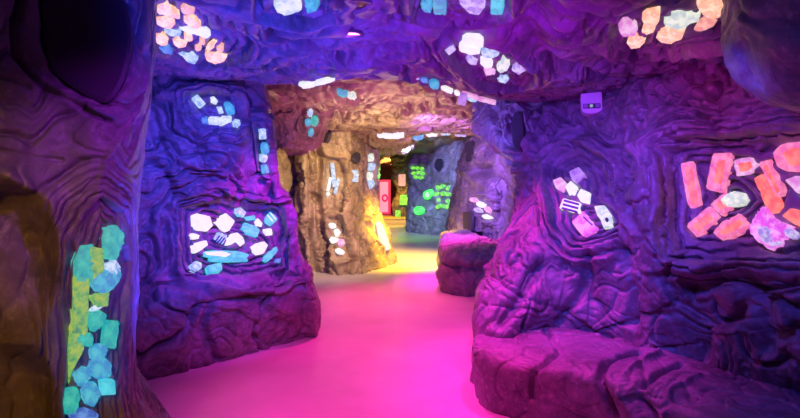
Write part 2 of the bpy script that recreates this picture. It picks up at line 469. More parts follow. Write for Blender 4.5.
def cols(levels, columns):
    """columns: list of (px list or value, d list or value) -> ctrl[level][column]"""
    out = []
    for i, z in enumerate(levels):
        row = []
        for (px, d) in columns:
            p = px[i] if hasattr(px, '__len__') else px; q = d[i] if hasattr(d, '__len__') else d
            row.append(W(p, q, z))
        out.append(row)
    return out

# ---- near ceiling
LX = [-3.2, -2.4, -1.9, -1.27, -.8, -.4, .17, .55, 1.0, 1.6, 2.2, 3.2]
LY = [4.2, 4.15, 4.1, 4.42, 4.3, 4.15, 4.32, 4.8, 5.25, 5.3, 5.2, 4.9]
rows = []
for t, dz in ((-.25, 0.05), (0, .04), (.15, 0), (.3, 0), (.45, .01), (.6, .0), (.75, -.02), (.88, -.03), (.97, .0), (1.0, .06), (1.012, .22), (1.02, .45)):
    rows.append([(x, ly * t, 2.37 + dz) for x, ly in zip(LX, LY)])
pk_tl = [(152, -12), (180, -6), (215, 10), (232, 30), (248, 50), (238, 60), (195, 64), (165, 52), (150, 40)]
pk_top = [(262, -14), (325, -14), (326, 10), (300, 17), (262, 12)]
pk_top2 = [(415, -16), (505, -16), (508, 12), (460, 20), (418, 14)]
pk_oval = [(445, 44), (465, 37), (498, 42), (528, 62), (534, 76), (520, 84), (490, 78), (458, 62)]
pk_or = [(612, 28), (640, 14), (700, -4), (735, -12), (746, 10), (742, 27), (690, 44), (640, 58), (615, 48)]
ceiling = rock('ceiling', rows, 680, 760, ROCK, (0, 0, -1), wu=[.3, .7, 1, 1, 1, 1, 1, 1, 1, .8, .3], pockets=[
        dict(poly=pk_tl, depth=.03, rim=.012), dict(poly=pk_top, depth=.03, rim=.02), dict(poly=pk_top2, depth=.03, rim=.02),
        dict(poly=pk_oval, depth=.03, rim=.03, edge=.05), dict(poly=pk_or, depth=.03, rim=.03, edge=.05)],
    bumps=[(680, 22, .55, .10), (480, 62, .5, .06), (400, 25, .5, -.04), (585, 60, .35, -.05), (300, 60, .5, .05), (370, 60, .4, .03)],
    lines=[([(255, 76), (300, 62), (350, 52), (420, 45)], .05, -.03), ([(330, 20), (400, 24), (480, 28), (540, 22)], .05, -.035),
           ([(545, 5), (530, 25), (560, 60), (610, 75)], .07, -.05), ([(230, 20), (260, 50), (330, 40)], .06, -.03),
           ([(595, 62), (640, 68), (700, 54), (750, 36)], .05, .03),
           ([(160, 66), (200, 68), (250, 76), (310, 78)], .05, -.03), ([(340, 62), (380, 60), (440, 80), (500, 97)], .04, .03)],
    seed=1, lump=.045, flow=.042, lam=.078, warp=.45, stretch=(.8, 1.5, 1), crack=.06, med=.018, thick=.2)
struct(ceiling, 'low sculpted rock ceiling of the front chamber')

# ---- far ceiling
rows = []
for Y, z in ((3.9, 2.75), (4.6, 2.68), (5.6, 2.58), (7, 2.54), (8.5, 2.5), (9.6, 2.5), (10.4, 2.52), (11.2, 2.62), (12.2, 2.7), (13.5, 2.9), (17.5, 3.1)):
    row = []
    for x in (-3.4, -2.4, -1.5, -.9, -.4, .1, .6, 1.2, 2, 3, 4):
        zz = z
        if x < .3 and 9.0 < Y < 13: zz = {9.6: 2.46, 10.4: 2.38, 11.2: 2.30, 12.2: 2.28}.get(Y, z)
        if x < -.6 and Y < 9: zz -= .06
        row.append((x, Y, zz))
    rows.append(row)
far_ceiling = rock('ceiling', rows, 420, 300, TAN, (0, 0, -1), seed=2, lump=.05, flow=.045, lam=.12, warp=.6, stretch=(1.4, .5, 1), crack=.04,
    pockets=[dict(poly=[(333, 86), (352, 86), (362, 98), (350, 101), (338, 95)], depth=.04, rim=.03)], thick=.2, lines=[([(330, 112), (380, 108), (440, 112), (500, 108)], .12, -.05)])
struct(far_ceiling, 'tan rock ceiling beyond the hanging purple lip')

# ---- left outcrop
lv = [2.7, 2.3, 1.95, 1.6, 1.3, 1.0, .72, .58, .3, 0, -.15]
fp = [262, 262, 268, 273, 285, 294, 301, 309, 315, 319, 322]; fd = [4.7, 4.75, 4.8, 4.85, 4.95, 5.0, 4.98, 4.9, 5.0, 5.12, 5.15]
B_ = cols(lv, [(-120, 2.5), (50, 3.25), (130, [4.1, 4.05, 4.0, 3.95, 4.0, 4.0, 3.95, 3.83, 3.82, 3.9, 3.9]),
    (180, [4.3, 4.25, 4.2, 4.15, 4.3, 4.3, 4.27, 4.05, 4.05, 4.17, 4.2]), (235, [4.5, 4.5, 4.45, 4.45, 4.65, 4.65, 4.6, 4.35, 4.38, 4.5, 4.5]),
    ([p - 18 for p in fp], [d - .08 for d in fd]), (fp, fd), ([p - 3 for p in fp], [d + .6 for d in fd]), ([p - 34 for p in fp], [d + 1.8 for d in fd]), ([p - 90 for p in fp], [d + 3.4 for d in fd])])
outcrop = rock('rock_outcrop', B_, 480, 520, ROCK, 'axis', wu=[.2, .7, 1, 1, 1, 1, 1, .5, .3], pockets=[
        dict(poly=[(181, 205), (205, 199), (255, 200), (284, 206), (288, 235), (284, 268), (250, 276), (205, 277), (184, 270), (178, 240)], depth=.045, rim=.03, edge=.04),
        dict(poly=[(188, 96), (210, 92), (238, 96), (243, 118), (232, 131), (205, 128), (192, 115)], depth=.05, rim=.02),
        dict(poly=[(258, 126), (268, 128), (269, 150), (268, 172), (260, 168)], depth=.03, rim=.02)],
    lines=[([(170, 200), (172, 250), (180, 284), (230, 292), (290, 284), (303, 262), (297, 215), (285, 196), (230, 190), (185, 192)], .03, .045),
           ([(150, 110), (165, 150), (190, 175), (225, 182)], .035, -.05), ([(195, 135), (215, 160), (245, 180), (270, 195)], .03, -.05),
           ([(222, 138), (238, 160), (262, 182)], .025, -.04), ([(150, 160), (170, 185), (165, 230)], .04, -.05),
           ([(140, 292), (200, 300), (262, 296), (306, 288)], .035, -.03), ([(213, 300), (205, 330), (218, 360)], .03, -.035),
           ([(150, 350), (185, 330), (200, 305)], .03, -.035), ([(175, 92), (205, 86), (240, 90), (252, 115)], .03, .03)],
    seed=3, lump=.05, flow=.034, lam=.062, warp=.42, crack=.075, facet=.07, facetf=1.3, facetmask=lambda B: sm(.68, .5, B[..., 2]) ,
    flowmask=lambda B: .25 + .75 * sm(.5, .7, B[..., 2]), med=.02)
tag(outcrop, 'bulging purple and blue rock outcrop on the left with a wide mineral pocket', 'rock')

# ---- middle left pillar
lv = [2.95, 2.5, 2.1, 1.7, 1.3, .9, .5, .2, 0, -.1]
hp = [372, 374, 377, 377, 376, 380, 388, 391, 393, 394]; hd = [11.4, 11.4, 11.3, 11.2, 10.8, 10.3, 10.0, 9.95, 9.95, 9.95]
gp = [352, 352, 353, 354, 352, 354, 358, 362, 364, 364]; gd = [9.5, 9.5, 9.5, 9.5, 9.35, 9.15, 9.0, 8.95, 8.9, 8.9]
Cc = cols(lv, [(190, 8.0), (258, 8.5), (284, 8.9), (293, 9.15), (296.5, 9.5), (299, 8.9), (307, 8.75), (318, 8.85), (333, [8.9, 8.9, 8.9, 8.95, 8.95, 8.85, 8.8, 8.75, 8.75, 8.75]), (348, [9.0] * 4 + [8.95, 8.85, 8.75, 8.72, 8.7, 8.7]), (gp, gd),
    ([h - 6 for h in hp], [d - .25 for d in hd]), (hp, hd), ([h - 2 for h in hp], [d + .8 for d in hd]), ([h - 14 for h in hp], [d + 3 for d in hd])])
pillar = rock('rock_pillar', Cc, 360, 420, TAN, 'axis', pockets=[
        dict(poly=[(325, 160), (343, 158), (346, 185), (342, 212), (326, 212), (323, 190)], depth=.06, rim=.04, edge=.05, flow=False),
        dict(poly=[(328, 218), (342, 217), (349, 240), (350, 258), (338, 262), (328, 242)], depth=.05, rim=.05, edge=.05, flow=False),
        dict(poly=[(366, 152), (375, 152), (375, 188), (366, 190)], depth=.04, rim=.03, edge=.04, flow=False)],
    lines=[([(318, 150), (320, 180), (319, 215), (325, 250), (326, 272)], .06, -.10), ([(350, 150), (349, 185), (352, 215), (358, 245), (362, 268)], .06, -.12),
           ([(308, 155), (310, 200), (308, 240)], .04, -.07), ([(320, 214), (335, 211), (350, 214)], .05, -.06), ([(360, 195), (372, 215), (380, 240)], .07, -.08),
           ([(300, 230), (312, 250), (316, 272)], .05, -.08), ([(355, 175), (362, 200), (366, 225), (374, 255)], .05, -.07)],
    seed=4, lump=.07, lumpf=1.3, flow=.075, lam=.17, warp=.75, stretch=(1, 1, .45), along=(.85, .25, .1), crack=.05, med=.03, thick=.3)
tag(pillar, 'tan and yellow lit rock pillar with wood-like vertical grooves in the middle of the passage', 'rock')

def revolve(cx, cy, lev, a0=0, a1=2 * math.pi, n=14, ry=1.0):
    return [[(cx + r * math.cos(a0 + (a1 - a0) * k / n), cy + ry * r * math.sin(a0 + (a1 - a0) * k / n), z) for k in range(n + 1)] for z, r in lev]
# ---- hanging tan lump
lump_ = rock('rock_boss', revolve(-1.40, 7.0, [(2.85, .75), (2.62, .58), (2.42, .44), (2.25, .37), (2.12, .33), (2.02, .25), (1.97, .12), (1.96, .01)], -math.pi * 1.4, math.pi * .6), 130, 260, TAN, (0, -.1, 0),
    pockets=[dict(poly=[(306, 106), (311, 104), (319, 112), (320, 130), (313, 139), (304, 128)], depth=.04, rim=.03, edge=.03)],
    seed=5, lump=.04, flow=.024, lam=.08, warp=.5, crack=.02, thick=0)
tag(lump_, 'rounded tan rock boss hanging over the middle pillar with a green blue mineral cluster', 'rock')

# ---- far wall (end of the bend)
lv = [3.2, 2.8, 2.4, 2.0, 1.6, 1.2, .8, .4, 0, -.1]
E_ = cols(lv, [(418, 24), (414, 20), (409.5, 17.6), (409, 16.6), (416, 16.2), (428, 15.7), (440, 15), (452, 14.2), (462, 13.3), (474, 12.4), (500, 12)])
far_wall = rock('wall_back', E_, 220, 260, GREY, 'axis', seed=6, lump=.09, lumpf=1.1, flow=.04, lam=.17, warp=.9, stretch=(1, 1, .6), crack=.06, med=.05, thick=.3,
    pockets=[dict(poly=[(411, 165), (426, 165), (426, 178), (411, 178)], depth=.08, edge=.06), dict(poly=[(435, 184), (452, 184), (453, 209), (437, 209)], depth=.08, edge=.06), dict(poly=blob(439, 165, 11, 15, 0, 10, .03), depth=.08, edge=.06, rim=.06)],
    lines=[([(413, 150), (416, 162)], .12, -.10), ([(421, 146), (424, 162)], .12, -.1), ([(412, 190), (425, 200), (438, 215), (436, 236)], .14, -.12)])
struct(far_wall, 'blue grey rock wall at the bend with green glowing minerals')

# ---- right mid wall
lv = [3.1, 2.75, 2.4, 2.1, 1.8, 1.5, 1.2, .9, .55, .2, -.1]
e1 = [470, 469, 467, 463, 461, 458, 455, 452, 450, 449, 449]
F_ = cols(lv, [(e1, 14.5), ([e - 2 for e in e1], 12.8), (e1, 11.8), ([e + 8 for e in e1], 10.7), (481, 9.7), (493, 9.0), (505, [8.2] * 4 + [8.3, 8.8, 8.9, 8.8, 8.4, 8.3, 8.3]), (520, 7.7), (545, 7.1), (600, 6.7), (700, 6.6)])
mid_wall = rock('wall_right', F_, 300, 300, ROCK, 'axis', seed=7, lump=.06, flow=.022, lam=.10, warp=.6, crack=.04, med=.03, facet=.06, facetf=1.2, stretch=(1, 1, .6),
    pockets=[dict(poly=[(463, 141), (474, 139), (474, 160), (465, 163)], depth=.06, edge=.04, rim=.04),
             dict(poly=[(470, 194), (486, 198), (498, 212), (497, 222), (484, 220), (472, 208)], depth=.06, edge=.05, rim=.03)],
    lines=[([(487, 100), (480, 120), (478, 135), (490, 150)], .07, -.08), ([(462, 170), (480, 180), (495, 195), (505, 210)], .10, .10), ([(475, 170), (490, 172), (505, 185)], .1, -.15)])
struct(mid_wall, 'purple rock wall in the mid distance beyond the near right bulge')

# ---- right wall
lv = [2.75, 2.4, 2.1, 1.8, 1.5, 1.2, .9, .6, .35, -.1]
s_px = [478, 476, 478, 506, 520, 514, 498, 481, 476, 476]; s_d = [6.3, 6.1, 5.8, 5.3, 4.95, 4.65, 4.35, 4.15, 4.02, 3.95]
H_ = cols(lv, [([s + 80 for s in s_px], [d + 2.6 for d in s_d]), ([s + 18 for s in s_px], [d + .9 for d in s_d]), ([s + 1 for s in s_px], [d + .3 for d in s_d]), (s_px, s_d),
    ([496, 498, 502, 525, 538, 533, 517, 505, 503, 503], [5.95, 5.7, 5.35, 4.95, 4.6, 4.35, 4.1, 3.97, 3.9, 3.88]),
    (550, [5.5, 5.3, 5.0, 4.65, 4.4, 4.2, 4.08, 4.0, 3.98, 3.98]), (585, [5.0, 4.85, 4.6, 4.35, 4.15, 4.03, 3.95, 3.88, 3.86, 3.86]),
    (620, [4.6, 4.4, 4.2, 4.0, 3.88, 3.8, 3.74, 3.72, 3.72, 3.72]), (648, [4.2, 4.0, 3.8, 3.62, 3.52, 3.46, 3.45, 3.45, 3.45, 3.45]),
    (690, [3.85, 3.65, 3.48, 3.38, 3.34, 3.28, 3.22, 3.24, 3.28, 3.28]), (740, [3.5, 3.3, 3.12, 3.06, 3.06, 3.0, 2.92, 2.98, 3.02, 3.02]), (800, [3.1, 2.95, 2.8, 2.74, 2.76, 2.7, 2.62, 2.68, 2.74, 2.74]),
    (880, 2.45), (1000, 2.05), (1250, 1.45), (1900, .8), (5200, .25)])
right_wall = rock('wall_right', H_, 560, 820, ROCK, 'axis', wu=[.3, .6, 1, 1, 1, 1, 1, 1, 1, 1, 1, .8, .3, .15, .1, .1], seed=8, lump=.045, flow=.034, lam=.060, warp=.42, crack=.07, med=.018, stretch=(1, 1, .8),
    pockets=[dict(poly=[(546, 163), (560, 152), (585, 150), (604, 160), (612, 185), (628, 215), (626, 232), (600, 243), (572, 246), (552, 225), (548, 190)], depth=.05, rim=.03, edge=.06),
             dict(poly=[(660, 148), (690, 140), (740, 137), (830, 132), (840, 262), (760, 258), (705, 264), (672, 255), (664, 225), (668, 195)], depth=.08, rim=.03, edge=.05),
             dict(poly=[(510, 118), (516, 110), (523, 114), (525, 140), (521, 152), (512, 146)], depth=.05, rim=.03, edge=.03)],
    facet=.075, facetf=1.5, facetmask=lambda B: np.maximum(sm(1.0, .75, B[..., 2]), sm(1.85, 2.0, B[..., 2]) * sm(4.3, 3.9, B[..., 1]) ) * .9,
    flowmask=lambda B: .3 + .7 * sm(.75, .95, B[..., 2]),
    bumps=[(710, 118, .3, .07), (645, 190, .16, .05), (535, 300, .2, .04), (700, 300, .35, -.03)],
    lines=[([(640, 150), (655, 190), (658, 240), (690, 272), (760, 270), (830, 275)], .045, .05), ([(640, 150), (680, 128), (740, 126), (830, 118)], .06, .06),
           ([(536, 160), (538, 200), (545, 240), (575, 262), (620, 255)], .03, .035), ([(540, 158), (560, 142), (600, 146), (622, 180), (640, 235)], .03, .035),
           ([(625, 250), (632, 285), (628, 320)], .04, -.06), ([(540, 265), (520, 300), (500, 325)], .04, -.05), ([(590, 255), (580, 290), (560, 322)], .035, -.04),
           ([(620, 150), (635, 120), (660, 95), (700, 75)], .035, -.06), ([(652, 145), (690, 110), (720, 85), (730, 60)], .03, -.05), ([(690, 285), (740, 275), (760, 310), (770, 345)], .05, -.06),
           ([(530, 160), (548, 140), (560, 110)], .04, -.04), ([(555, 100), (575, 125), (610, 130)], .04, -.03), ([(495, 110), (500, 135), (496, 160)], .05, -.05), ([(600, 90), (630, 85), (660, 70)], .04, -.05)])
struct(right_wall, 'near right rock wall bulging into the passage')

# ---- near right bench
BP = [(1.9, 4.9, 1.0), (.95, 4.5, 1.0), (.58, 4.0, 1.0), (.50, 3.68, 1.0), (.62, 3.40, 1.0), (.85, 3.22, 1.0), (1.15, 3.08, 1.0), (1.36, 2.78, 1.0), (1.52, 2.4, 1.0), (1.62, 1.8, 1.0), (1.7, .8, 1), (1.7, -.4, 1)]
IN = [(2.4, 4.6), (1.7, 4.5), (1.4, 4.3), (1.4, 4.2), (1.5, 4.15), (1.65, 4.0), (2.0, 3.8), (2.3, 3.5), (2.5, 3.0), (2.6, 2.3), (2.6, 1.2), (2.6, 0)]
SC = [(1.0, .40), (.55, .40), (.25, .385), (.09, .37), (.03, .36), (.0, .31), (.0, .18), (.015, .05), (.02, -.08)]
bench_ctrl = [[(bx + (ix - bx) * t, by + (iy - by) * t, z) for (bx, by, _), (ix, iy) in zip(BP, IN)] for t, z in SC]
bench = rock('rock_bench', bench_ctrl, 300, 600, ROCK, (-.6, -.5, .8), wu=[.3, .8, 1, 1, 1, 1, 1, 1, .6, .2, .1], seed=9, lump=.016, lumpf=2.0, flow=.004, lam=.06, warp=.4, crack=.018, crackf=1.5, facet=.03, facetf=1.3, med=.009, thick=0,
    lines=[([(640, 350), (610, 362), (600, 380), (615, 415)], .022, -.05), ([(660, 356), (630, 372), (622, 395), (640, 417)], .02, .035), ([(680, 366), (648, 382), (642, 402), (655, 417)], .02, -.04), ([(700, 378), (668, 395), (665, 417)], .02, .02),
           ([(545, 330), (560, 350), (535, 370), (530, 400)], .02, -.03)])
tag(bench, 'long purple rock bench jutting from the near right wall', 'bench')

# ---- mid bench
def mb(sc, z): return None
BP2 = [(1.6, 10.4), (.80, 10.0), (.72, 9.2), (.62, 8.0), (.58, 7.35), (.68, 7.12), (.85, 7.0), (1.2, 6.95), (1.9, 6.9)]
IN2 = [(1.9, 9.6), (1.3, 9.3), (1.3, 9.0), (1.4, 8.4), (1.4, 8.2), (1.5, 8.1), (1.6, 8.1), (1.8, 8.1), (2.2, 8.0)]
SC2 = [(1.0, .66), (.5, .64), (.2, .62), (.05, .58), (.0, .48), (.06, .38), (.0, .32), (-.02, .18), (.0, .04), (.0, -.08)]
bench2 = rock('rock_bench', [[(bx + (ix - bx) * t, by + (iy - by) * t, z) for (bx, by), (ix, iy) in zip(BP2, IN2)] for t, z in SC2], 160, 300, ROCK, (-.6, -.5, .8), seed=10, lump=.03, lumpf=2, flow=.01, lam=.09, warp=.4, crack=.03, facet=.05, facetf=1.3, med=.02, thick=0)
tag(bench2, 'smaller two-tier rock bench further down the passage on the right', 'bench')

# ---- near right hanging lobe
lobe = rock('rock_lobe', revolve(1.92, 2.15, [(2.6, .56), (2.4, .52), (2.2, .50), (2.05, .46), (1.92, .37), (1.84, .24), (1.81, .1), (1.8, .01)], math.pi * .0, math.pi * 2), 150, 420, ROCK, (0, -.1, 0),
    seed=11, lump=.03, flow=.006, lam=.07, crack=.01, thick=0)
tag(lobe, 'smooth dark blue rock lobe hanging in the top right corner', 'rock')

# ---- near left column
lv = [2.75, 2.3, 1.95, 1.65, 1.35, 1.05, .75, .58, .42, .2, -.1]
ep = [156, 153, 150, 142, 133, 131, 129, 134, 150, 175, 200]
K_ = cols(lv, [(-2600, .35), (-700, .75), (-250, 1.15), (-90, 1.5), (-20, 1.75), (25, 1.9), (65, 1.98), ([e - 50 for e in ep], 2.0), ([e - 26 for e in ep], 2.06), ([e - 8 for e in ep], 2.18), (ep, 2.36), ([e - 2 for e in ep], 2.75), ([e - 40 for e in ep], 3.6)])
column = rock('rock_column', K_, 520, 560, ROCK, 'axis', wu=[.03, .05, .1, .5, 1, 1, 1, 1, 1, 1, .8, .2], seed=12, lump=.02, flow=.012, lam=.028, warp=.16, crack=.012, crackf=2, med=.006, stretch=(1.6, 1.6, .7),
    pockets=[dict(poly=[(44, -30), (70, -45), (105, -30), (128, 5), (133, 45), (124, 85), (108, 106), (80, 96), (52, 74), (40, 45), (38, 5)], depth=.035, rim=.012, edge=.015, flow=False, wav=.004, calm=1),
             dict(poly=[(-70, 188), (-10, 180), (32, 194), (50, 232), (57, 282), (38, 325), (30, 345), (50, 378), (54, 460), (-70, 460)], depth=.15, rim=.015, edge=.05, flow=False, calm=.8, wav=.01),
             dict(poly=[(88, 212), (102, 198), (124, 212), (127, 262), (120, 320), (112, 380), (116, 440), (62, 440), (66, 380), (72, 300), (74, 245)], depth=.022, rim=.008, edge=.015, wav=.005)],
    bumps=[(20, 160, .15, .02)],
    lines=[([(22, -10), (12, 30), (20, 62), (50, 92), (90, 112), (108, 118)], .010, -.035), ([(0, 78), (15, 82), (30, 88)], .007, -.015), ([(-5, 150), (30, 156), (60, 160)], .006, -.015), ([(0, 175), (30, 188), (50, 200), (58, 240), (56, 280), (40, 330), (52, 380), (62, 418)], .02, .02),
           ([(140, 60), (132, 110), (112, 150), (98, 190)], .012, .015), ([(146, 90), (136, 140), (120, 180), (128, 230)], .008, -.012), ([(128, 200), (126, 260), (124, 320), (130, 380)], .006, .010), ([(100, 330), (118, 380), (140, 418)], .01, -.01)])
tag(column, 'dark near left rock column holding a tall green mineral vein', 'rock')

# ---- closing wall behind the viewer
bw = rock('wall_front', [[(x, -1.4 + .1 * math.sin(x * 3 + z), z) for x in (-3.5, -2, -1, 0, 1, 2, 3.5)] for z in (2.9, 2, 1.2, .5, -.1)], 60, 80, ROCK, (0, 1, 0), seed=13, thick=.2)
struct(bw)
# ---- room at the end of the passage
def room_sheet(name, pts, zs, seed, mat=BROWN, face=(0, -1, 0), nv=110, nu=160, **k):
    o = rock(name, [[(x, y, z) for x, y in pts] for z in zs], nv, nu, mat, face, seed=seed, lump=.15, lumpf=.9, flow=.06, lam=.22, warp=1, crack=.09, med=.08, thick=.3, **k); struct(o); return o
Z5 = (3.3, 2.6, 1.9, 1.2, .6, -.1)
room_sheet('wall_back', [(-4, 30), (-2.5, 30.2), (-1, 30.5), (0, 30.2), (1, 29.8), (2.2, 29.5)], Z5, 14)
room_sheet('wall_left', [(-.62, 13.2), (-1.3, 16), (-2.2, 20), (-2.9, 25), (-3, 31)], Z5, 15, face=(1, -.3, 0))
room_sheet('wall_right', [(.42, 17.6), (.9, 20), (1.3, 24), (1.6, 27), (1.7, 31)], Z5, 16, face=(-1, -.3, 0))
back_ceil = rock('ceiling', [[(x, y, 2.62 + .1 * math.sin(x * 2 + y)) for x in (-4, -2, -1, 0, 1, 2.6)] for y in (12.6, 16, 20, 25, 31)], 120, 80, BROWN, (0, 0, -1), seed=17, lump=.1, flow=.05, lam=.2, thick=.2)
struct(back_ceil)
stack = rock('rock_pillar', revolve(.12, 20.5, [(3.0, .55), (2.4, .42), (1.9, .36), (1.3, .34), (.8, .38), (.3, .42), (0, .46), (-.1, .46)]), 140, 120, BROWN, (0, -.1, 0), seed=18, lump=.12, flow=.05, lam=.2, crack=.08, thick=0)
tag(stack, 'narrow brown rock pillar standing in the dark doorway at the far end', 'rock')

# ================================================================== minerals and fittings
bB = SURF[key(outcrop)]; bCe = SURF[key(ceiling)]; bFC = SURF[key(far_ceiling)]; bH = SURF[key(right_wall)]; bK = SURF[key(column)]
bC = SURF[key(pillar)]; bE = SURF[key(far_wall)]; bF = SURF[key(mid_wall)]; bL = SURF[key(lump_)]; bSt = SURF[key(stack)]
def many(name, bvh, items, group, **kw):
    out = []
    for (poly, m, label, *rest) in items:
        k = dict(kw); 
        if rest: k.update(rest[0])
        out.append(slab(name, bvh, poly, GM[m], label, group=group, **k))
    return out

# left outcrop: wide pocket
G = 'minerals in the wide left pocket'
r = many('mineral', bB, [
 ([(191, 216), (197, 213), (210, 216), (213, 226), (206, 232), (195, 231), (191, 224)], 'white', 'big rounded white mineral at the upper left of the wide left pocket'),
 ([(213, 223), (225, 212), (235, 221), (229, 231), (224, 233)], 'white', 'diamond shaped white mineral right of the big rounded white one'),
 ([(188, 235), (193, 233), (199, 235), (198, 239), (192, 240)], 'white', 'small oval white mineral at the left rim of the wide left pocket'),
 ([(190, 247), (197, 242), (206, 240), (208, 245), (200, 251), (194, 254)], 'white', 'angular white mineral low on the left of the wide left pocket'),
 ([(190, 265), (195, 261), (201, 263), (201, 269), (196, 272), (191, 270)], 'ice', 'round pale blue mineral in the lower left corner of the wide left pocket'),
 ([(225, 243), (230, 234), (237, 232), (243, 237), (245, 243), (240, 247), (235, 242), (230, 245), (226, 246)], 'white', 'ragged white mineral in the centre of the wide left pocket'),
 ([(236, 208), (240, 207), (246, 212), (243, 218), (237, 216), (234, 213)], 'ice', 'square pale mineral at the top of the wide left pocket'),
 ([(243, 217), (255, 215), (256, 220), (246, 221)], 'teal', 'small flat teal mineral below the square pale one'),
 ([(244, 222), (256, 226), (260, 230), (257, 238), (246, 235), (240, 229)], 'teal', 'teal brick shaped mineral tilted down to the right'),
 ([(254, 222), (258, 218), (262, 223), (261, 227), (255, 226)], 'white', 'tiny white mineral right of the teal brick'),
 ([(264, 218), (270, 211), (276, 216), (278, 220), (270, 227), (264, 223)], 'teal', 'striped teal mineral in the upper right corner of the wide left pocket'),
 ([(264, 230), (271, 228), (272, 235), (265, 236)], 'white', 'small square white mineral under the striped teal one'),
 ([(250, 247), (257, 243), (264, 241), (268, 245), (263, 254), (255, 256)], 'white', 'chunky white mineral at the right of the wide left pocket'),
 ([(262, 261), (266, 254), (276, 246), (278, 250), (271, 259), (266, 263)], 'teal', 'slanted teal finger of mineral at the lower right of the wide left pocket'),
 ([(275, 259), (281, 258), (280, 263), (275, 263)], 'blue', 'tiny blue mineral beside the slanted teal finger'),
 ([(201, 252), (215, 250), (240, 251), (250, 254), (249, 262), (225, 263), (208, 262), (209, 258), (202, 257)], 'teal', 'long flat teal mineral bar across the bottom of the wide left pocket'),
 ([(206, 266), (221, 263), (222, 271), (209, 275)], 'teal', 'dark teal block below the long teal bar'),
 ([(213, 239), (219, 232), (227, 235), (222, 245)], 'ice', 'striped blue and white mineral under the diamond shaped one'),
], G, h=.016, grow=.95)
def stripes(o, info, bvh, lines, m, label=None):
    for i, pl in enumerate(lines): sub(o, info, bvh, 'stripe', pl, m, label)
DKB = flat('dark_blue_vein', (.03, .05, .28), .6)
DKV = flat('dark_violet_vein', (.16, .03, .38), .6)
WHI = GM['white']
o, inf = r[17]; stripes(o, inf, bB, [rect(217, 239, 9, 1.2, -52), rect(219.5, 240, 9, 1.2, -52), rect(222, 241, 9, 1.2, -52)], DKB, 'dark blue stripe')
o, inf = r[10]; stripes(o, inf, bB, [rect(270, 218, 9, 1.2, 50), rect(273, 216, 9, 1.0, 50)], WHI, 'white stripe')
o, inf = r[15]; sub(o, inf, bB, 'white_crust', [(204, 252), (222, 251), (232, 254), (226, 257), (216, 256), (206, 255)], WHI, 'white crust')
o, inf = r[6]; sub(o, inf, bB, 'blue_corner', [(234, 213), (237, 213.5), (243, 217), (237, 217)], GM['teal'], 'teal lower corner')

G = 'minerals in the upper left outcrop pocket'
many('mineral', bB, [
 (rect(197.5, 102, 3.5, 14, -42), 'ice', 'thin white mineral rod leaning left in the small upper pocket of the left outcrop'),
 ([(210, 97), (214, 96), (218, 101), (216, 105), (211, 103)], 'cream', 'rounded cream mineral at the top of the small upper pocket'),
 ([(216, 107), (222, 107), (224, 113), (219, 114)], 'ice', 'small pale mineral in the centre of the small upper pocket'),
 ([(224, 102), (228, 101), (234, 106), (235, 114), (229, 116), (225, 110)], 'aqua', 'ragged aqua mineral at the right of the small upper pocket'),
 ([(208, 117), (232, 116), (232, 122), (224, 125), (208, 124)], 'cream', 'long horizontal pale mineral bar at the bottom of the small upper pocket'),
 ([(201, 118), (207, 116), (209, 124), (203, 124)], 'blue', 'blue lump at the left end of the long pale bar'),
 ([(234, 119), (239, 121), (240, 126), (235, 125)], 'ice', 'tiny pale mineral right of the long pale bar'),
], G, h=.014, grow=.95)
G = 'minerals in the narrow pocket on the outcrop edge'
many('mineral', bB, [
 (rect(262, 134, 2.4, 11, -4), 'ice', 'upper white sliver in the narrow pocket on the edge of the left outcrop'),
 (blob(265.5, 148, 4.5, 12, 0, 8), 'aqua', 'aqua lump in the middle of the narrow edge pocket'),
 (blob(262.5, 158, 4.5, 9, 0, 8), 'ice', 'round white mineral low in the narrow edge pocket'),
 (rect(265.5, 169, 3, 9, -8), 'aqua', 'small aqua sliver at the foot of the narrow edge pocket'),
], G, h=.02)

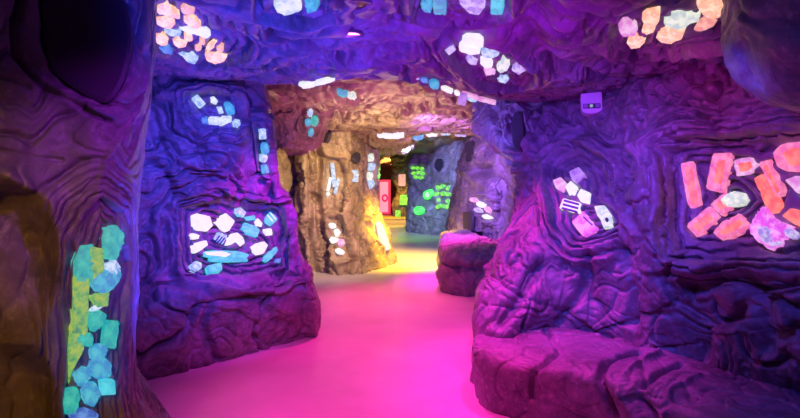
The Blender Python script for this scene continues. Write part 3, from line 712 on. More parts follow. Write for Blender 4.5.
# top left ceiling pocket
G = 'minerals in the upper left ceiling pocket'
r = many('mineral', bCe, [
 ([(155, 10), (160, 2), (168, 2), (172, 9), (181, 14), (181, 18), (170, 17), (162, 13), (158, 13)], 'peach', 'long rough peach and grey mineral along the top of the upper left ceiling pocket'),
 ([(180, 6), (186, 4), (195, 8), (195, 12), (188, 14), (181, 11)], 'salmon', 'smooth orange oval mineral topmost in the upper left ceiling pocket'),
 ([(155, 18), (165, 16), (174, 19), (176, 23), (170, 28), (161, 26), (156, 23)], 'peach', 'broad pale orange mineral at the left end of the upper left ceiling pocket'),
 ([(183, 15), (190, 15), (198, 21), (202, 26), (197, 29), (188, 24), (183, 20)], 'peach', 'speckled peach mineral in the centre of the upper left ceiling pocket'),
 ([(178, 27), (184, 25), (198, 28), (208, 31), (212, 35), (208, 38), (198, 34), (184, 31)], 'white', 'long white mineral streak through the upper left ceiling pocket'),
 ([(163, 30), (172, 29), (182, 31), (180, 35), (170, 35)], 'ice', 'flat pale blue mineral under the broad pale orange one'),
 ([(155, 34), (160, 33), (169, 38), (168, 44), (161, 45), (156, 42)], 'peach', 'blocky orange mineral at the lower left of the upper left ceiling pocket'),
 ([(158, 46), (166, 46), (174, 51), (172, 54), (163, 51)], 'blue', 'blue wedge mineral below the blocky orange one'),
 ([(172, 39), (178, 38), (182, 40), (188, 41), (186, 46), (178, 47), (173, 43)], 'peach', 'jagged pink white mineral right of the blocky orange one'),
 (blob(188.5, 37.5, 9, 5, 10), 'peach', 'small peach pebble above the jagged pink white mineral'),
 (blob(202, 41, 7, 5.5, 20), 'salmon', 'small round orange pebble, upper of the stacked pair'),
 (blob(198, 47, 7, 6, 0), 'salmon', 'small round orange pebble, lower of the stacked pair'),
 (rect(210, 46, 5, 9, 25), 'peach', 'upright peach pebble right of the stacked pair'),
 (blob(220.5, 48.5, 8, 5, 15), 'salmon', 'flat orange pebble at the right end of the upper left ceiling pocket'),
 ([(204, 53), (210, 51), (222, 53), (228, 56), (225, 61), (215, 64), (206, 60)], 'peach', 'wide mottled white mineral at the lower right of the upper left ceiling pocket'),
 ([(176, 51), (184, 52), (192, 52), (199, 59), (195, 64), (187, 61), (182, 55)], 'ice', 'pale blue shell shaped mineral lowest in the upper left ceiling pocket'),
], G, h=.012, grow=.93, lift=.010, pct=92)
G = 'minerals in the top centre ceiling pockets'
many('mineral', bCe, [
 ([(272, 3), (280, -4), (292, -5), (302, -2), (303, 9), (293, 13), (284, 15), (276, 11)], 'cream', 'large cream mineral cut by the top edge left of centre'),
 ([(304, -3), (316, -4), (318, 10), (308, 13)], 'aqua', 'pale aqua block beside the large cream mineral at the top'),
 ([(420, 2), (428, -4), (432, 12), (424, 11)], 'aqua', 'bright aqua mineral fleck at the top near the round ceiling fitting'),
 ([(432, -4), (447, -4), (447, 14), (433, 13)], 'aqua', 'blue green square mineral at the top right of centre'),
 ([(457, -6), (485, -6), (486, 6), (480, 14), (470, 13), (459, 3)], 'lilac', 'pale lilac five sided mineral cut by the top edge'),
 (rect(497, 4, 13, 20, 1), 'teal', 'small teal square mineral rightmost of those cut by the top edge'),
], G, h=.012, grow=.93, lift=.010, pct=92)
G = 'minerals in the oval ceiling pocket'
r = many('mineral', bCe, [
 ([(461, 40), (466, 37), (480, 38), (484, 42), (484, 46), (478, 46), (470, 43), (462, 44)], 'white', 'uppermost white slab in the oval ceiling pocket'),
 ([(458, 45), (463, 43), (470, 46), (480, 48), (481, 53), (470, 54), (459, 50)], 'white', 'white slab second from the top in the oval ceiling pocket'),
 ([(480, 48), (499, 49), (500, 54), (494, 57), (482, 56)], 'ice', 'mottled pale green slab touching the right of the white slabs'),
 ([(448, 47), (452, 45), (455, 51), (453, 53)], 'lilac', 'tiny pale mineral alone at the left of the oval ceiling pocket'),
 ([(465, 57), (470, 55), (478, 60), (477, 64), (470, 64)], 'lilac', 'small lilac mineral below the white slabs'),
 ([(480, 56), (492, 58), (493, 67), (485, 68), (480, 63)], 'white', 'stout white block in the middle of the oval ceiling pocket'),
 ([(483, 68), (494, 69), (496, 73), (486, 75)], 'rose', 'pale pink sliver under the stout white block'),
 ([(498, 62), (502, 57), (511, 63), (507, 70), (500, 73), (496, 69)], 'cream', 'square cream and green mineral right of the stout white block'),
 ([(511, 69), (518, 64), (527, 69), (519, 74)], 'lilac', 'lilac diamond mineral farthest right in the oval ceiling pocket'),
 ([(496, 77), (503, 75), (510, 78), (505, 83), (498, 81)], 'ice', 'pale blue mineral lowest in the oval ceiling pocket'),
], G, h=.012, grow=.93, lift=.010, pct=92)

# strips hanging on the ceiling lip
LN = (0, -.75, -.65)
G = 'minerals strung along the ceiling lip'
many('mineral', bCe, [
 ([(298, 84), (305, 82), (315, 82), (315, 86), (304, 88)], 'white', 'thick white end of the mineral streak on the lip left of centre'),
 ([(315, 82), (326, 79), (335, 78), (335, 80), (322, 84), (315, 85)], 'white', 'thin white tail of the mineral streak on the lip left of centre'),
], G, h=.02, nrm=LN, depth=4.12)
many('mineral', bCe, [
 (blob(415, 76.5, 10, 4, 25), 'lilac', 'lilac fleck at the upper left start of the diagonal lip vein', dict(depth=4.25)),
 (blob(424, 80, 9, 5, 20), 'blue', 'blue lump second along the diagonal lip vein', dict(depth=4.30)),
 (blob(434, 84.5, 12, 7, 20), 'aqua', 'sea green lump third along the diagonal lip vein', dict(depth=4.38)),
 (rect(447, 89.5, 12, 3.6, 24), 'white', 'white bar fourth along the diagonal lip vein', dict(depth=4.50)),
 (blob(457, 93.5, 6, 4, 20), 'white', 'small white pebble before the violet square of the lip vein', dict(depth=4.62)),
 (rect(462.5, 99.5, 8, 10, 12), 'violet', 'violet square mineral hanging lowest from the diagonal lip vein', dict(depth=4.66)),
 (blob(472, 99, 9, 5, 10), 'ice', 'pale green blue lump right of the violet square', dict(depth=4.80)),
 (rect(470, 95.5, 16, 2.6, 17), 'rose', 'thin pink streak above the violet square', dict(depth=4.75)),
 (rect(486, 100.5, 20, 3, 14), 'rose', 'long pink white streak ending the diagonal lip vein', dict(depth=4.95)),
], G, h=.02, nrm=LN)

# top right ceiling pocket
G = 'minerals in the upper right ceiling pocket'
r = many('mineral', bCe, [
 ([(618, 29), (623, 22), (633, 21), (639, 27), (635, 35), (623, 36), (620, 33)], 'rose', 'pink hexagonal mineral at the left end of the upper right ceiling pocket'),
 ([(641, 18), (646, 14), (661, 11), (660, 20), (654, 27), (644, 24)], 'peach', 'peach shell shaped mineral with a pointed right corner'),
 (blob(648.5, 29.5, 14, 7, -10), 'peach', 'small peach mineral tucked below the shell shaped one'),
 ([(626, 42), (632, 37), (643, 35), (646, 41), (640, 47), (631, 48)], 'peach', 'peach mineral lowest at the left of the upper right ceiling pocket'),
 ([(662, 22), (670, 19), (671, 12), (678, 9), (686, 11), (688, 15), (702, 13), (700, 20), (692, 22), (686, 27), (676, 29), (664, 25)], 'cream', 'large greenish white ragged mineral in the upper right ceiling pocket'),
 ([(655, 36), (663, 29), (673, 32), (686, 30), (683, 38), (670, 43), (660, 41)], 'peach', 'pink and peach mineral below the large greenish white one'),
 ([(693, 28), (702, 18), (708, 17), (717, 22), (715, 25), (700, 31)], 'salmon', 'orange wedge mineral right of the large greenish white one'),
 ([(695, 2), (706, -4), (722, 0), (732, 8), (719, 17), (708, 18), (699, 10)], 'peach', 'big peach slab near the hanging blue rock lobe'),
 ([(720, 17), (731, 9), (743, 10), (742, 17), (734, 21)], 'salmon', 'orange slab beside the big peach slab'),
 ([(733, -4), (742, -4), (743, 6), (735, 3)], 'peach', 'small peach corner mineral at the top right edge of the pocket'),
], G, h=.012, grow=.93, lift=.010, pct=92)

# right wall, square pocket
G = 'minerals in the right wall square pocket'
r = many('mineral', bH, [
 ([(569, 172), (579, 167), (587, 176), (577, 183), (571, 179)], 'violet', 'violet mineral topmost in the square pocket'),
 ([(553, 181), (561, 177), (568, 184), (562, 192), (556, 189)], 'rose', 'pale pink mineral leftmost in the square pocket'),
 ([(565, 187), (571, 181), (579, 188), (575, 196), (568, 193)], 'white', 'small square white mineral between the pink and lilac ones'),
 ([(577, 196), (581, 189), (592, 194), (589, 203), (580, 201)], 'white', 'white square mineral right of the small square one'),
 ([(563, 198), (582, 203), (580, 214), (559, 209)], 'white', 'white slab with three dark violet stripes'),
 ([(571, 222), (584, 210), (599, 230), (584, 238)], 'hotpink', 'bright magenta square mineral at the bottom of the square pocket'),
 ([(594, 206), (605, 205), (612, 215), (613, 227), (604, 229), (601, 221), (597, 215)], 'cream', 'tall greenish white mineral rightmost in the square pocket'),
], G, h=.014, grow=.95)
o, inf = r[4]; stripes(o, inf, bH, [rect(571.5, 202.6, 17, 2.2, 15), rect(570.5, 206.4, 17, 2.2, 15), rect(569.5, 210, 17, 2.0, 15)], DKV, 'dark violet stripe')
o, inf = r[5]; sub(o, inf, bH, 'dark_vein', rect(588, 221, 13, 1.3, 43), DKV, 'dark vein')
o, inf = r[6]; sub(o, inf, bH, 'green_spot', blob(607, 220, 4, 5, 0, 7), flat('dark_green_spot', (.02, .10, .07)), 'dark green spot')

# right wall, big pocket
G = 'minerals in the big right pocket'
PI_ = [
 ([(681, 163), (694, 161), (702, 205), (692, 210), (688, 203)], 'pinkrim', 'tall pink slab leftmost in the big right pocket', [(684, 166), (692, 165), (699, 202), (693, 206), (690, 200)]),
 ([(714, 153), (732, 153), (725, 193), (707, 189)], 'pinkrim', 'upright pink plate second from the left in the big right pocket', [(718, 160), (726, 160), (722, 185), (714, 183)]),
 ([(735, 160), (753, 158), (757, 167), (752, 174), (738, 176)], 'rose', 'small pink block near the top of the big right pocket', [(738, 163), (751, 161), (753, 167), (749, 171), (740, 172)]),
 ([(687, 226), (711, 206), (721, 217), (698, 238)], 'pinkrim', 'lower half of the long diagonal pink bar', [(691, 227), (708, 213), (714, 218), (699, 233)]),
 ([(711, 205), (727, 192), (738, 203), (722, 216)], 'pinkrim', 'upper half of the long diagonal pink bar', [(715, 205), (725, 197), (731, 204), (722, 211)]),
 ([(714, 233), (724, 222), (742, 214), (749, 223), (741, 232), (723, 241)], 'pinkrim', 'thick six sided pink orange mineral under the diagonal bar', [(719, 233), (727, 226), (741, 219), (744, 224), (738, 229), (724, 236)]),
 ([(757, 177), (763, 174), (780, 208), (779, 213), (772, 214)], 'redcore', 'long orange stick with its lower end furthest down', None),
 ([(761, 162), (768, 160), (783, 190), (783, 197), (777, 197)], 'pinkrim', 'long pink stick lying along the top of the orange stick', [(763.5, 165), (767, 164), (780, 191), (778, 194)]),
 ([(774, 152), (782, 144), (812, 140), (812, 172), (788, 171), (778, 166)], 'pinkrim', 'large pink slab cut by the right edge of the picture', [(782, 153), (790, 148), (812, 146), (812, 166), (790, 166)]),
 ([(785, 180), (795, 176), (812, 176), (812, 197), (797, 193)], 'rose', 'rounded pink mineral below the large pink slab at the right edge', None),
 ([(783, 216), (792, 208), (812, 214), (812, 232), (795, 224)], 'redcore', 'orange red mineral lowest at the right edge', None),
]
for (pl, m, lab, core) in PI_:
    o, inf = slab('mineral', bH, pl, GM[m], lab, group=G, h=.018)
    if core is not None and o: sub(o, inf, bH, 'orange_core', core, GM['redcore'], 'red orange core')
slab('mineral', bH, blob(737, 200, 24, 15, -15, 11, .12), GM['cream'], 'mottled cream crust on the upper end of the diagonal pink bar', group=G, h=.05)
slab('mineral', bH, [(754, 228), (758, 220), (763, 216), (764, 210), (770, 209), (773, 217), (780, 221), (792, 226), (797, 231), (790, 238), (783, 240), (782, 246), (770, 249), (762, 243), (754, 236)], GM['hotpink'], 'star shaped magenta and white crystal cluster', group=G, h=.05, jit=.08)
SURF_last = list(bpy.data.objects)[-1]
cl = [o for o in bpy.data.objects if o.get('label') == 'star shaped magenta and white crystal cluster'][0]
hs = plane_for(bH, blob(775, 232, 20, 16)); 
def crystal_on(parent, bvh, poly, m, label, lift=.035):
    slab('crystal', bvh, poly, m, label, parent=parent, h=.03, jit=.09, lift=lift)
crystal_on(cl, bH, blob(765, 234, 14, 8, 0, 8), GM['lilac'], 'pale lilac crystal'); crystal_on(cl, bH, blob(791, 233, 9, 9, 0, 8), GM['lilac'], 'pale lilac crystal'); crystal_on(cl, bH, blob(774, 242, 12, 8, 0, 8), GM['lilac'], 'pale lilac crystal')

# near left column: tall green vein
G = 'minerals in the tall left vein'
many('mineral', bK, [
 ([(81, 248), (90, 247), (91, 281), (76, 279), (75, 262)], 'cyan', 'blue green block at the top left of the tall vein'),
 ([(90, 249), (101, 251), (102, 268), (98, 280), (89, 279), (89, 262)], 'lime', 'yellow speckled face beside the blue green block of the tall vein'),
 ([(107, 230), (113, 227), (119, 233), (119, 244), (113, 258), (106, 256), (105, 240)], 'cyan', 'leaf shaped green mineral highest at the right of the tall vein'),
 (blob(111, 268, 10, 13, 0, 9), 'ice', 'pale blue lump under the leaf shaped green mineral'),
 (blob(103, 282, 17, 20, 20, 10), 'aqua', 'smooth aqua lump beside the yellow speckled face'),
 (blob(113, 276, 8, 18, 10, 9), 'aqua', 'narrow aqua mineral on the right rim of the tall vein'),
 (rect(79.5, 305, 13, 50, 2), 'lime', 'long upright yellow green bar of the tall vein'),
 ([(71, 330), (84, 328), (82, 350), (73, 366), (69, 380), (68, 350)], 'lime', 'tapering lower end of the yellow green bar'),
 ([(92, 297), (106, 292), (105, 305), (96, 306)], 'lime', 'small green yellow mineral right of the long bar'),
 ([(89, 313), (98, 311), (104, 315), (101, 324), (93, 330), (88, 322)], 'cyan', 'dotted green mineral in the middle of the tall vein'),
 (blob(97, 307, 14, 5, -25, 8), 'ice', 'bright blue white sliver above the dotted green mineral'),
 (rect(109, 334, 11, 24, 6), 'cyan', 'smooth green block on the right side of the lower vein'),
 (blob(85, 339, 15, 13, 0, 9), 'cyan', 'round green lump left of the smooth green block'),
 (blob(97, 352, 15, 16, 30, 9), 'aqua', 'aqua lump with white frost in the lower vein'),
 (blob(100, 368, 20, 18, 0, 10), 'aqua', 'wide blue lump in the lower vein'),
 (blob(83, 375, 12, 18, 25, 9), 'aqua', 'pale frosted lump at the left of the lower vein'),
 (rect(107, 387, 13, 12, -5), 'teal', 'ribbed teal mineral at the lower right of the tall vein'),
 ([(66, 392), (74, 388), (77, 396), (73, 411), (65, 412), (63, 402)], 'cyan', 'oval green mineral low on the left of the tall vein'),
 (blob(90, 393, 16, 22, 0, 9), 'aqua', 'blue mineral between the oval green one and the ribbed teal one'),
 (blob(83, 415, 26, 14, 0, 9), 'blue', 'deep blue mineral lowest in the tall vein'),
], G, h=.016, n=20, sink=.02, grow=1.18)
# frosted spots
# hanging boss and far ceiling clusters
G = 'minerals on the hanging boss'
many('mineral', bL, [
 (blob(310, 112, 5, 9, 20, 8), 'ice', 'pale top piece of the mineral cluster on the hanging boss'),
 (blob(308, 122, 6, 9, -15, 8), 'aqua', 'left aqua piece of the mineral cluster on the hanging boss'),
 (blob(314.5, 121, 5, 10, 10, 8), 'cyan', 'right green piece of the mineral cluster on the hanging boss'),
 (blob(311, 132, 6, 9, 10, 8), 'aqua', 'lowest piece of the mineral cluster on the hanging boss'),
], G, h=.04)
G = 'minerals on the tan ceiling'
many('mineral', bFC, [
 (blob(342, 91, 12, 6, 25, 8), 'aqua', 'aqua mineral at the left of the tan ceiling pocket'),
 (blob(351, 94, 12, 6, 20, 8), 'cream', 'cream mineral at the right of the tan ceiling pocket'),
 ([(376, 135), (390, 133), (404, 133), (404, 136), (388, 137)], 'white', 'thin white mineral streak on the tan ceiling above the dark doorway'),
 ([(412, 137), (418, 134), (424, 134), (423, 138), (416, 140)], 'aqua', 'aqua mineral at the left of the strip over the blue grey wall', dict(nrm=LN, depth=10.4)),
 ([(425, 133), (432, 131), (438, 131), (437, 135), (428, 136)], 'white', 'white mineral in the strip over the blue grey wall', dict(nrm=LN, depth=10.4)),
 ([(438, 129), (446, 128), (452, 130), (450, 134), (441, 134)], 'ice', 'pale blue mineral in the strip over the blue grey wall', dict(nrm=LN, depth=10.4)),
 ([(452, 129), (460, 130), (467, 132), (466, 136), (455, 135)], 'lilac', 'lilac mineral at the right end of the strip over the blue grey wall', dict(nrm=LN, depth=10.4)),
], G, h=.05)
# pillar pockets
G = 'minerals in the pillar pockets'
many('mineral', bC, [
 (rect(333.5, 175, 4, 24, -6), 'ice', 'tallest white shard in the upper pocket of the tan pillar'),
 (rect(329, 184, 3, 14, 12), 'white', 'short left shard in the upper pocket of the tan pillar'),
 (rect(337, 186, 3, 16, 14), 'ice', 'right hand shard in the upper pocket of the tan pillar'),
 (blob(328, 194, 4, 6, 0, 7), 'cream', 'small cream piece at the foot of the upper pillar pocket'),
 (blob(332, 226, 8, 6, 20, 8), 'white', 'top white piece in the lower pocket of the tan pillar'),
 (blob(337, 233, 7, 6, 30, 8), 'white', 'second white piece from the top in the lower pillar pocket'),
 (blob(334, 240, 8, 7, 10, 8), 'white', 'third white piece from the top in the lower pillar pocket'),
 (blob(341, 243, 7, 8, 0, 8), 'rose', 'pinkish white piece at the right of the lower pillar pocket'),
 (blob(340, 252, 9, 6, 10, 8), 'white', 'lowest white piece in the lower pillar pocket'),
 (blob(370, 158, 6, 9, 10, 8), 'cream', 'top piece of the green lit strip beside the dark doorway'),
 (blob(371, 167, 6, 9, 0, 8), 'ice', 'second piece of the green lit strip beside the dark doorway'),
 (blob(368.5, 176, 6, 9, 0, 8), 'cream', 'third piece of the green lit strip beside the dark doorway'),
 (blob(370, 185, 6, 9, 0, 8), 'ice', 'lowest piece of the green lit strip beside the dark doorway'),
 (rect(354.5, 176, 3, 12, 0), 'ice', 'narrow pale blue sliver between the tan pillar and the green lit strip'),
 ([(377, 222), (380, 224), (389, 250), (386, 250), (380, 238)], 'cream', 'long glowing yellow white streak on the foot of the tan pillar'),
], G, h=.05)
# far wall
G = 'green minerals on the far wall'
rr = random.Random(3); k = 0
sq1 = [(413, 168), (417.5, 168), (422, 168.5), (413.5, 173), (418.5, 172.5), (423, 173.5), (415.5, 177.5), (421.5, 178)]
nm1 = ['upper left', 'upper middle', 'upper right', 'middle left', 'centre', 'middle right', 'lower left', 'lower right']
for (x, y), n_ in zip(sq1, nm1):
    slab('mineral', bE, blob(x, y, 4.2, 3.8, 0, 7), GM['green'], n_ + ' piece of the small square of green minerals on the far wall', group=G, h=.07)
sq2 = [(438, 188), (443, 186.5), (449, 188), (437, 194), (449.5, 194), (438.5, 200), (449, 201), (439.5, 206), (445, 207), (450.5, 206), (444.5, 193.5)]
nm2 = ['upper left', 'top middle', 'upper right', 'mid left', 'mid right', 'low left', 'low right', 'bottom left', 'bottom middle', 'bottom right', 'inner']
for (x, y), n_ in zip(sq2, nm2):
    slab('mineral', bE, blob(x, y, 4.6, 4.6, 0, 7), GM['green'], n_ + ' piece of the larger frame of green minerals on the far wall', group=G, h=.07)
slab('mineral', bE, blob(429, 194, 9, 10, 30, 8), GM['brightgreen'], 'bright green halo mineral with a pale centre on the far wall', group=G, h=.07)
hal = [o for o in bpy.data.objects if 'halo mineral' in o.get('label', '')]
if hal: slab('pale_core', bE, blob(429, 194, 5, 6, 30, 8), GM['cream'], 'pale centre', parent=hal[0], h=.05, lift=.08)
slab('mineral', bE, blob(419.5, 210.5, 9, 9, 0, 12, .04), GM['brightgreen'], 'round solid green mineral lowest on the far wall', group=G, h=.07)
# mid wall
G = 'minerals in the mid right pocket'
many('mineral', bF, [
 (blob(475, 200, 8, 5, 30, 8), 'rose', 'pink piece at the upper left of the mid right pocket'),
 (blob(482, 205, 9, 6, 30, 8), 'white', 'white piece in the middle of the mid right pocket'),
 (blob(490, 210, 9, 6, 35, 8), 'rose', 'pink piece at the right of the mid right pocket'),
 (blob(479, 210, 7, 5, 30, 8), 'lilac', 'lilac piece at the lower left of the mid right pocket'),
 (blob(488, 217, 9, 4, 20, 8), 'white', 'white sliver lowest in the mid right pocket'),
], G, h=.05)
# far end pillar
many('mineral', bSt, [
 (rect(402, 180, 7, 12, 0), 'salmon', 'orange lit mineral on the narrow pillar in the dark doorway'),
 (rect(404, 200, 8, 10, 0), 'green', 'green mineral low on the narrow pillar in the dark doorway'),
 (rect(398, 214, 5, 7, 0), 'green', 'small green mineral lowest on the narrow pillar in the dark doorway'),
], 'minerals on the doorway pillar', h=.05)

# ---- dark lamp windows
port(bK, [(46, -24), (72, -40), (104, -26), (126, 6), (131, 45), (122, 84), (107, 103), (82, 93), (54, 72), (43, 45), (40, 5)], 'large dark oval glass window in the near left column')
port(bH, [(512, 119), (516, 112), (522, 116), (524, 138), (520, 149), (513, 144)], 'tall dark six sided window in the right wall left of the alarm box')
port(bF, [(464.5, 143), (473, 141), (473.5, 158), (466, 161)], 'small dark slanted window in the mid right wall')
port(bF, [(463, 212), (471, 213), (471, 232), (464, 232)], 'dark upright window low in the mid right wall above the smaller bench')
port(bE, blob(439, 165, 9, 13, 0, 10, .03), 'dark round window high in the blue grey far wall')
port(bC, blob(325, 134, 9, 17, 5, 10, .04), 'dark oval window at the top of the tan pillar')
port(bC, blob(357.5, 158, 6, 12, 5, 10, .04), 'small dark oval window right of the tan pillar top')

# ---- alarm box on the right wall
import bmesh
def bevel_box(name, sx, sy, sz, mat, parent=None, loc=(0, 0, 0), bev=.004):
    bm = bmesh.new(); bmesh.ops.create_cube(bm, size=1)
    for v in bm.verts: v.co.x *= sx; v.co.y *= sy; v.co.z *= sz
    bmesh.ops.bevel(bm, geom=bm.edges[:], offset=bev, segments=2, affect='EDGES')
    me = bpy.data.meshes.new(name); bm.to_mesh(me); bm.free(); me.materials.append(mat)
    o = bpy.data.objects.new(name, me); o.location = loc; return link(o, parent)
h, n_ = hitpt(bH, 590, 108)
box = bpy.data.objects.new('alarm_box', None); link(box); n3 = np.array([-.30, -1, .10]); n3 /= np.linalg.norm(n3)
box.location = h + n3 * .14; box.rotation_euler = Vector(-n3).to_track_quat('Y', 'Z').to_euler()
tag(box, 'small pale wall box with two lamps, high on the right rock wall', 'alarm')
PL = flat('white_plastic', (.80, .66, .84), .4); DK = flat('dark_plastic', (.06, .05, .10), .4)
sh = [(-.085, .085), (.085, .095), (.088, -.06), (.055, -.082), (0, -.09), (-.05, -.082), (-.078, -.06)]
def prism(name, poly, y0, y1, mat, parent, bev=.006):
    bm = bmesh.new(); vs = [bm.verts.new((x, y0, z)) for x, z in poly]; f = bm.faces.new(vs)
    r = bmesh.ops.extrude_face_region(bm, geom=[f]); vv = [e for e in r['geom'] if isinstance(e, bmesh.types.BMVert)]
    for v in vv: v.co.y = y1
    bmesh.ops.recalc_face_normals(bm, faces=bm.faces); bmesh.ops.bevel(bm, geom=bm.edges[:], offset=bev, segments=2, affect='EDGES')
    me = bpy.data.meshes.new(name); bm.to_mesh(me); bm.free(); me.materials.append(mat); return link(bpy.data.objects.new(name, me), parent)
prism('casing', sh, -.035, .10, PL, box)
bevel_box('recess', .14, .01, .042, DK, box, (.003, -.036, -.025))
for sx in (-.045, .05): bevel_box('lamp', .035, .014, .030, flat('clear_lens', (.4, .35, .5), .2), box, (sx, -.044, -.025), .005)
bevel_box('indicator', .026, .014, .026, flat('green_led', (.25, .5, .3), .3, .5, (.4, .6, .4)), box, (.0, -.044, -.025), .004)

# ---- ceiling downlights
def downlight(px, py, label, mat, r=.045):
    h, _ = hitpt(bCe, px, py)
    e = bpy.data.objects.new('downlight', None); link(e); e.location = h; e.location.z -= .008; tag(e, label, 'ceiling light', None)
    def disc(name, r0, r1, z0, z1, m):
        n = 32; V = []; Fs = []
        for (rr_, zz) in ((r0, z1), (r0, z0), (r1, z0), (r1, z1)):
            V += [(rr_ * math.cos(2 * math.pi * k / n), rr_ * math.sin(2 * math.pi * k / n), zz) for k in range(n)]
        for q in range(4):
            for k in range(n): Fs.append((q * n + k, q * n + (k + 1) % n, ((q + 1) % 4) * n + (k + 1) % n, ((q + 1) % 4) * n + k))
        return mesh_py(name, V, Fs, m, e)
    disc('trim_ring', r, r * 1.35, -.006, .03, flat('ring_metal', (.12, .08, .14), .4))
    n = 32; V = [(r * math.cos(2 * math.pi * k / n), r * math.sin(2 * math.pi * k / n), z) for z in (.0, .02) for k in range(n)] + [(0, 0, -.004), (0, 0, .02)]
    Fs = [(k, (k + 1) % n, n + (k + 1) % n, n + k) for k in range(n)] + [(k, (k + 1) % n, 2 * n) for k in range(n)] + [(n + (k + 1) % n, n + k, 2 * n + 1) for k in range(n)]
    mesh_py('lens', V, Fs, mat, e); return e
dl1 = downlight(351, 33, 'small lit pink downlight in the purple ceiling', flat('pink_lamp', (1, .3, .7), .3, 7, (1, .16, .45)), .055)
dl2 = downlight(359, 3, 'unlit dark round fitting in the ceiling at the top edge', flat('dark_lamp', (.10, .02, .03), .4), .05)

# ---- far end: lit panel and steps
pn = bpy.data.objects.new('light_panel', None); link(pn); pn.location = ((384.5 - HX) / F * 26, 26, 0); tag(pn, 'tall red and white lit panel in the dark doorway at the far end', 'lit panel')
bevel_box('frame', .62, .12, 1.72, flat('red_frame', (.5, .03, .04), .4, .9, (.9, .03, .10)), pn, (0, 0, .90), .02)
bevel_box('screen', .40, .02, 1.5, flat('pale_pink_screen', (.9, .3, .4), .4, 1.0, (.95, .32, .42)), pn, (-.02, -.07, .90), .01)
def torus_ring(name, R, r, mat, parent, loc):
    V = []; Fs = []; n, m = 28, 10
    for i in range(n):
        a = 2 * math.pi * i / n
        for j in range(m):
            b = 2 * math.pi * j / m; V.append(((R + r * math.cos(b)) * math.cos(a), r * math.sin(b), (R + r * math.cos(b)) * math.sin(a) * 1.2))
    for i in range(n):
        for j in range(m): Fs.append((i * m + j, ((i + 1) % n) * m + j, ((i + 1) % n) * m + (j + 1) % m, i * m + (j + 1) % m))
    o = mesh_py(name, V, Fs, mat, parent, True); o.location = loc; return o
torus_ring('ring_mark', .12, .045, flat('red_mark', (.7, .03, .10), .4, .9, (.85, .02, .12)), pn, (.02, -.09, .85))
st = rock('rock_step', [[(x, 21.0 if t == 0 else (19.3 if t < 3 else 19.25), z) for x in (-1.2, -.8, -.4, 0, .3)] for t, z in enumerate((.26, .26, .24, .12, -.05))], 60, 80, flat('yellow_step', (.62, .42, .12), .5), (0, -.5, .8), seed=21, lump=.01, flow=.003, med=.004, crack=0, thick=0)
tag(st, 'low yellow lit step across the floor of the dark doorway', 'step')

# ================================================================== lights
def spot(loc, to, color, power, size=60, blend=.8, rad=.05):
    l = bpy.data.lights.new('spot', 'SPOT'); l.color = color; l.energy = power; l.spot_size = math.radians(size); l.spot_blend = blend; l.shadow_soft_size = rad
    o = bpy.data.objects.new('spot_lamp', l); link(o); o.location = loc
    o.rotation_euler = (Vector(to) - Vector(loc)).to_track_quat('-Z', 'Y').to_euler(); return o
def point(loc, color, power, rad=.06):
    l = bpy.data.lights.new('point', 'POINT'); l.color = color; l.energy = power; l.shadow_soft_size = rad
    o = bpy.data.objects.new('point_lamp', l); link(o); o.location = loc; return o
MAG = (1, .015, .38); BLU = (.05, .06, 1); PUR = (.32, .05, 1); YEL = (1, .54, .0); GRN = (.1, 1, .15); WARM = (1, .66, .27)
# the visible pink downlight and its neighbours above the floor
spot((-.29, 3.1, 2.28), (-.15, 3.7, 0), MAG, 230, 80, .9)
spot((-.1, 1.6, 2.28), (-.2, 2.9, 0), MAG, 100, 70, .9)
spot((.15, 5.4, 2.45), (-.1, 5.7, 0), MAG, 280, 85, .9)
spot((-.1, 7.3, 2.4), (-.2, 7.0, 0), (1, .05, .25), 230, 62, .9)
spot((.0, 6.6, 2.3), (-1.5, 8.8, .3), (.6, .03, .8), 90, 50, .9)
spot((1.0, 3.75, 2.1), (.95, 3.5, .4), (1, .03, .7), 110, 70, .8)
spot((.7, 8.6, 2.4), (.9, 8.3, .6), (1, .03, .6), 600, 60, .9)
# blue from the left front
spot((-.80, 2.4, .25), (-1.15, 3.1, 2.37), BLU, 330, 75, .9)
spot((-.55, 2.6, 2.15), (-1.5, 4.3, 1.45), (.08, .06, 1), 380, 60, .9)
spot((-.35, 4.3, 2.1), (-1.3, 4.75, 1.15), (.8, .01, .8), 130, 60, .9)
# purple over the ceiling centre and right wall
spot((.2, .9, 1.7), (.35, 4.2, 2.4), (.34, .015, .9), 220, 52, .9)
spot((-.2, .8, 1.6), (-.55, 2.9, 2.4), (.03, .04, 1), 150, 58, .9)
spot((.7, 1.6, 1.3), (1.0, 3.8, 2.35), (.5, .01, .9), 60, 70, .9)
spot((.6, .9, 1.5), (1.55, 2.1, 2.15), (.03, .10, 1), 14, 50, .9)
spot((.55, 2.5, 2.15), (1.35, 4.1, 1.3), (.11, .06, .9), 230, 80, .9)
spot((.2, 4.4, 2.2), (.9, 4.2, .6), (1, .02, .6), 170, 80, .9)
spot((.15, 4.5, 1.9), (1.0, 5.9, 1.9), (.22, .14, 1), 130, 75, .9)
spot((1.0, 2.1, 2.15), (2.0, 3.0, 1.0), (.10, .06, 1), 55, 85, .9)
spot((.9, 2.5, 2.1), (1.8, 3.3, 1.8), (1, .02, .6), 30, 80, .9)
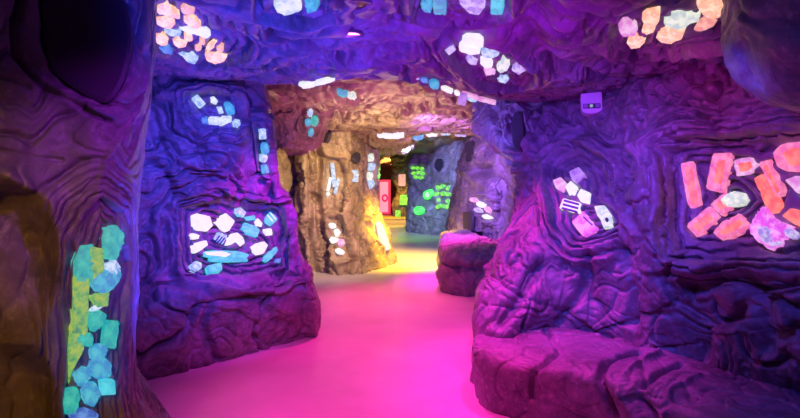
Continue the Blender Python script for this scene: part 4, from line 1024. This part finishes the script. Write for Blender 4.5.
# mid passage
spot((.2, 6.4, 2.4), (-1.2, 9, 1.2), WARM, 520, 70, .9)
spot((.45, 9.6, 2.3), (.05, 10.3, 0), YEL, 1300, 80, .9)
spot((-.1, 8.6, 1.2), (-.4, 7.4, 2.6), (1, .66, .36), 80, 120, .9)
spot((-.4, 5.6, 1.2), (-.3, 6.8, 2.6), (1, .35, .5), 70, 110, .9)
spot((.2, 6.9, 2.3), (1.0, 9.3, 1.6), (.42, .16, 1), 1000, 75, .9)
spot((.1, 11.3, 2.3), (.8, 14.8, 1.9), (.34, .42, 1), 3200, 65, .9)
spot((-.2, 13.5, 2.4), (.0, 15.0, 0), (.3, 1, .1), 110, 80, .9)
spot((.1, 11.0, 1.6), (-.45, 11.5, 1.6), GRN, 90, 80, .9)
point((-.5, 22.5, 2.2), (1, .45, .08), 110)
spot((-.4, 18.5, 2.4), (-.35, 20, 0), (1, .6, .02), 420, 80, .9)
# faint warm spill on the near left column
spot((-.9, .5, 1.9), (-1.55, 1.8, .95), (1, .42, .03), 40, 70, .9)
spot((-.25, 1.3, 2.1), (-1.05, 2.1, 1.6), (.50, .03, 1), 45, 45, .9)
point((.3, 19.0, 1.2), GRN, 12)
spot((-.45, 1.1, .8), (-1.05, 2.1, .95), (.03, .10, 1), 26, 38, .9)

w = bpy.data.worlds.new('world'); bpy.context.scene.world = w; w.use_nodes = True
w.node_tree.nodes['Background'].inputs[0].default_value = (.25, .12, .6, 1); w.node_tree.nodes['Background'].inputs[1].default_value = .02

cam = bpy.data.cameras.new('camera'); co = bpy.data.objects.new('camera', cam); link(co)
co.location = (0, 0, EYE); co.rotation_euler = (math.pi / 2, 0, 0)
cam.sensor_width = 36; cam.lens = F * 36 / 800; cam.shift_y = -(209 - HY) / 800; cam.clip_start = .05; cam.clip_end = 100
sc = bpy.context.scene; sc.camera = co
sc.view_settings.view_transform = 'Standard'; sc.view_settings.look = 'None'; sc.view_settings.exposure = 0; sc.view_settings.gamma = 1; sc.view_settings.use_curve_mapping = False
for o in bpy.data.objects:
    if '_s' in o: del o['_s']
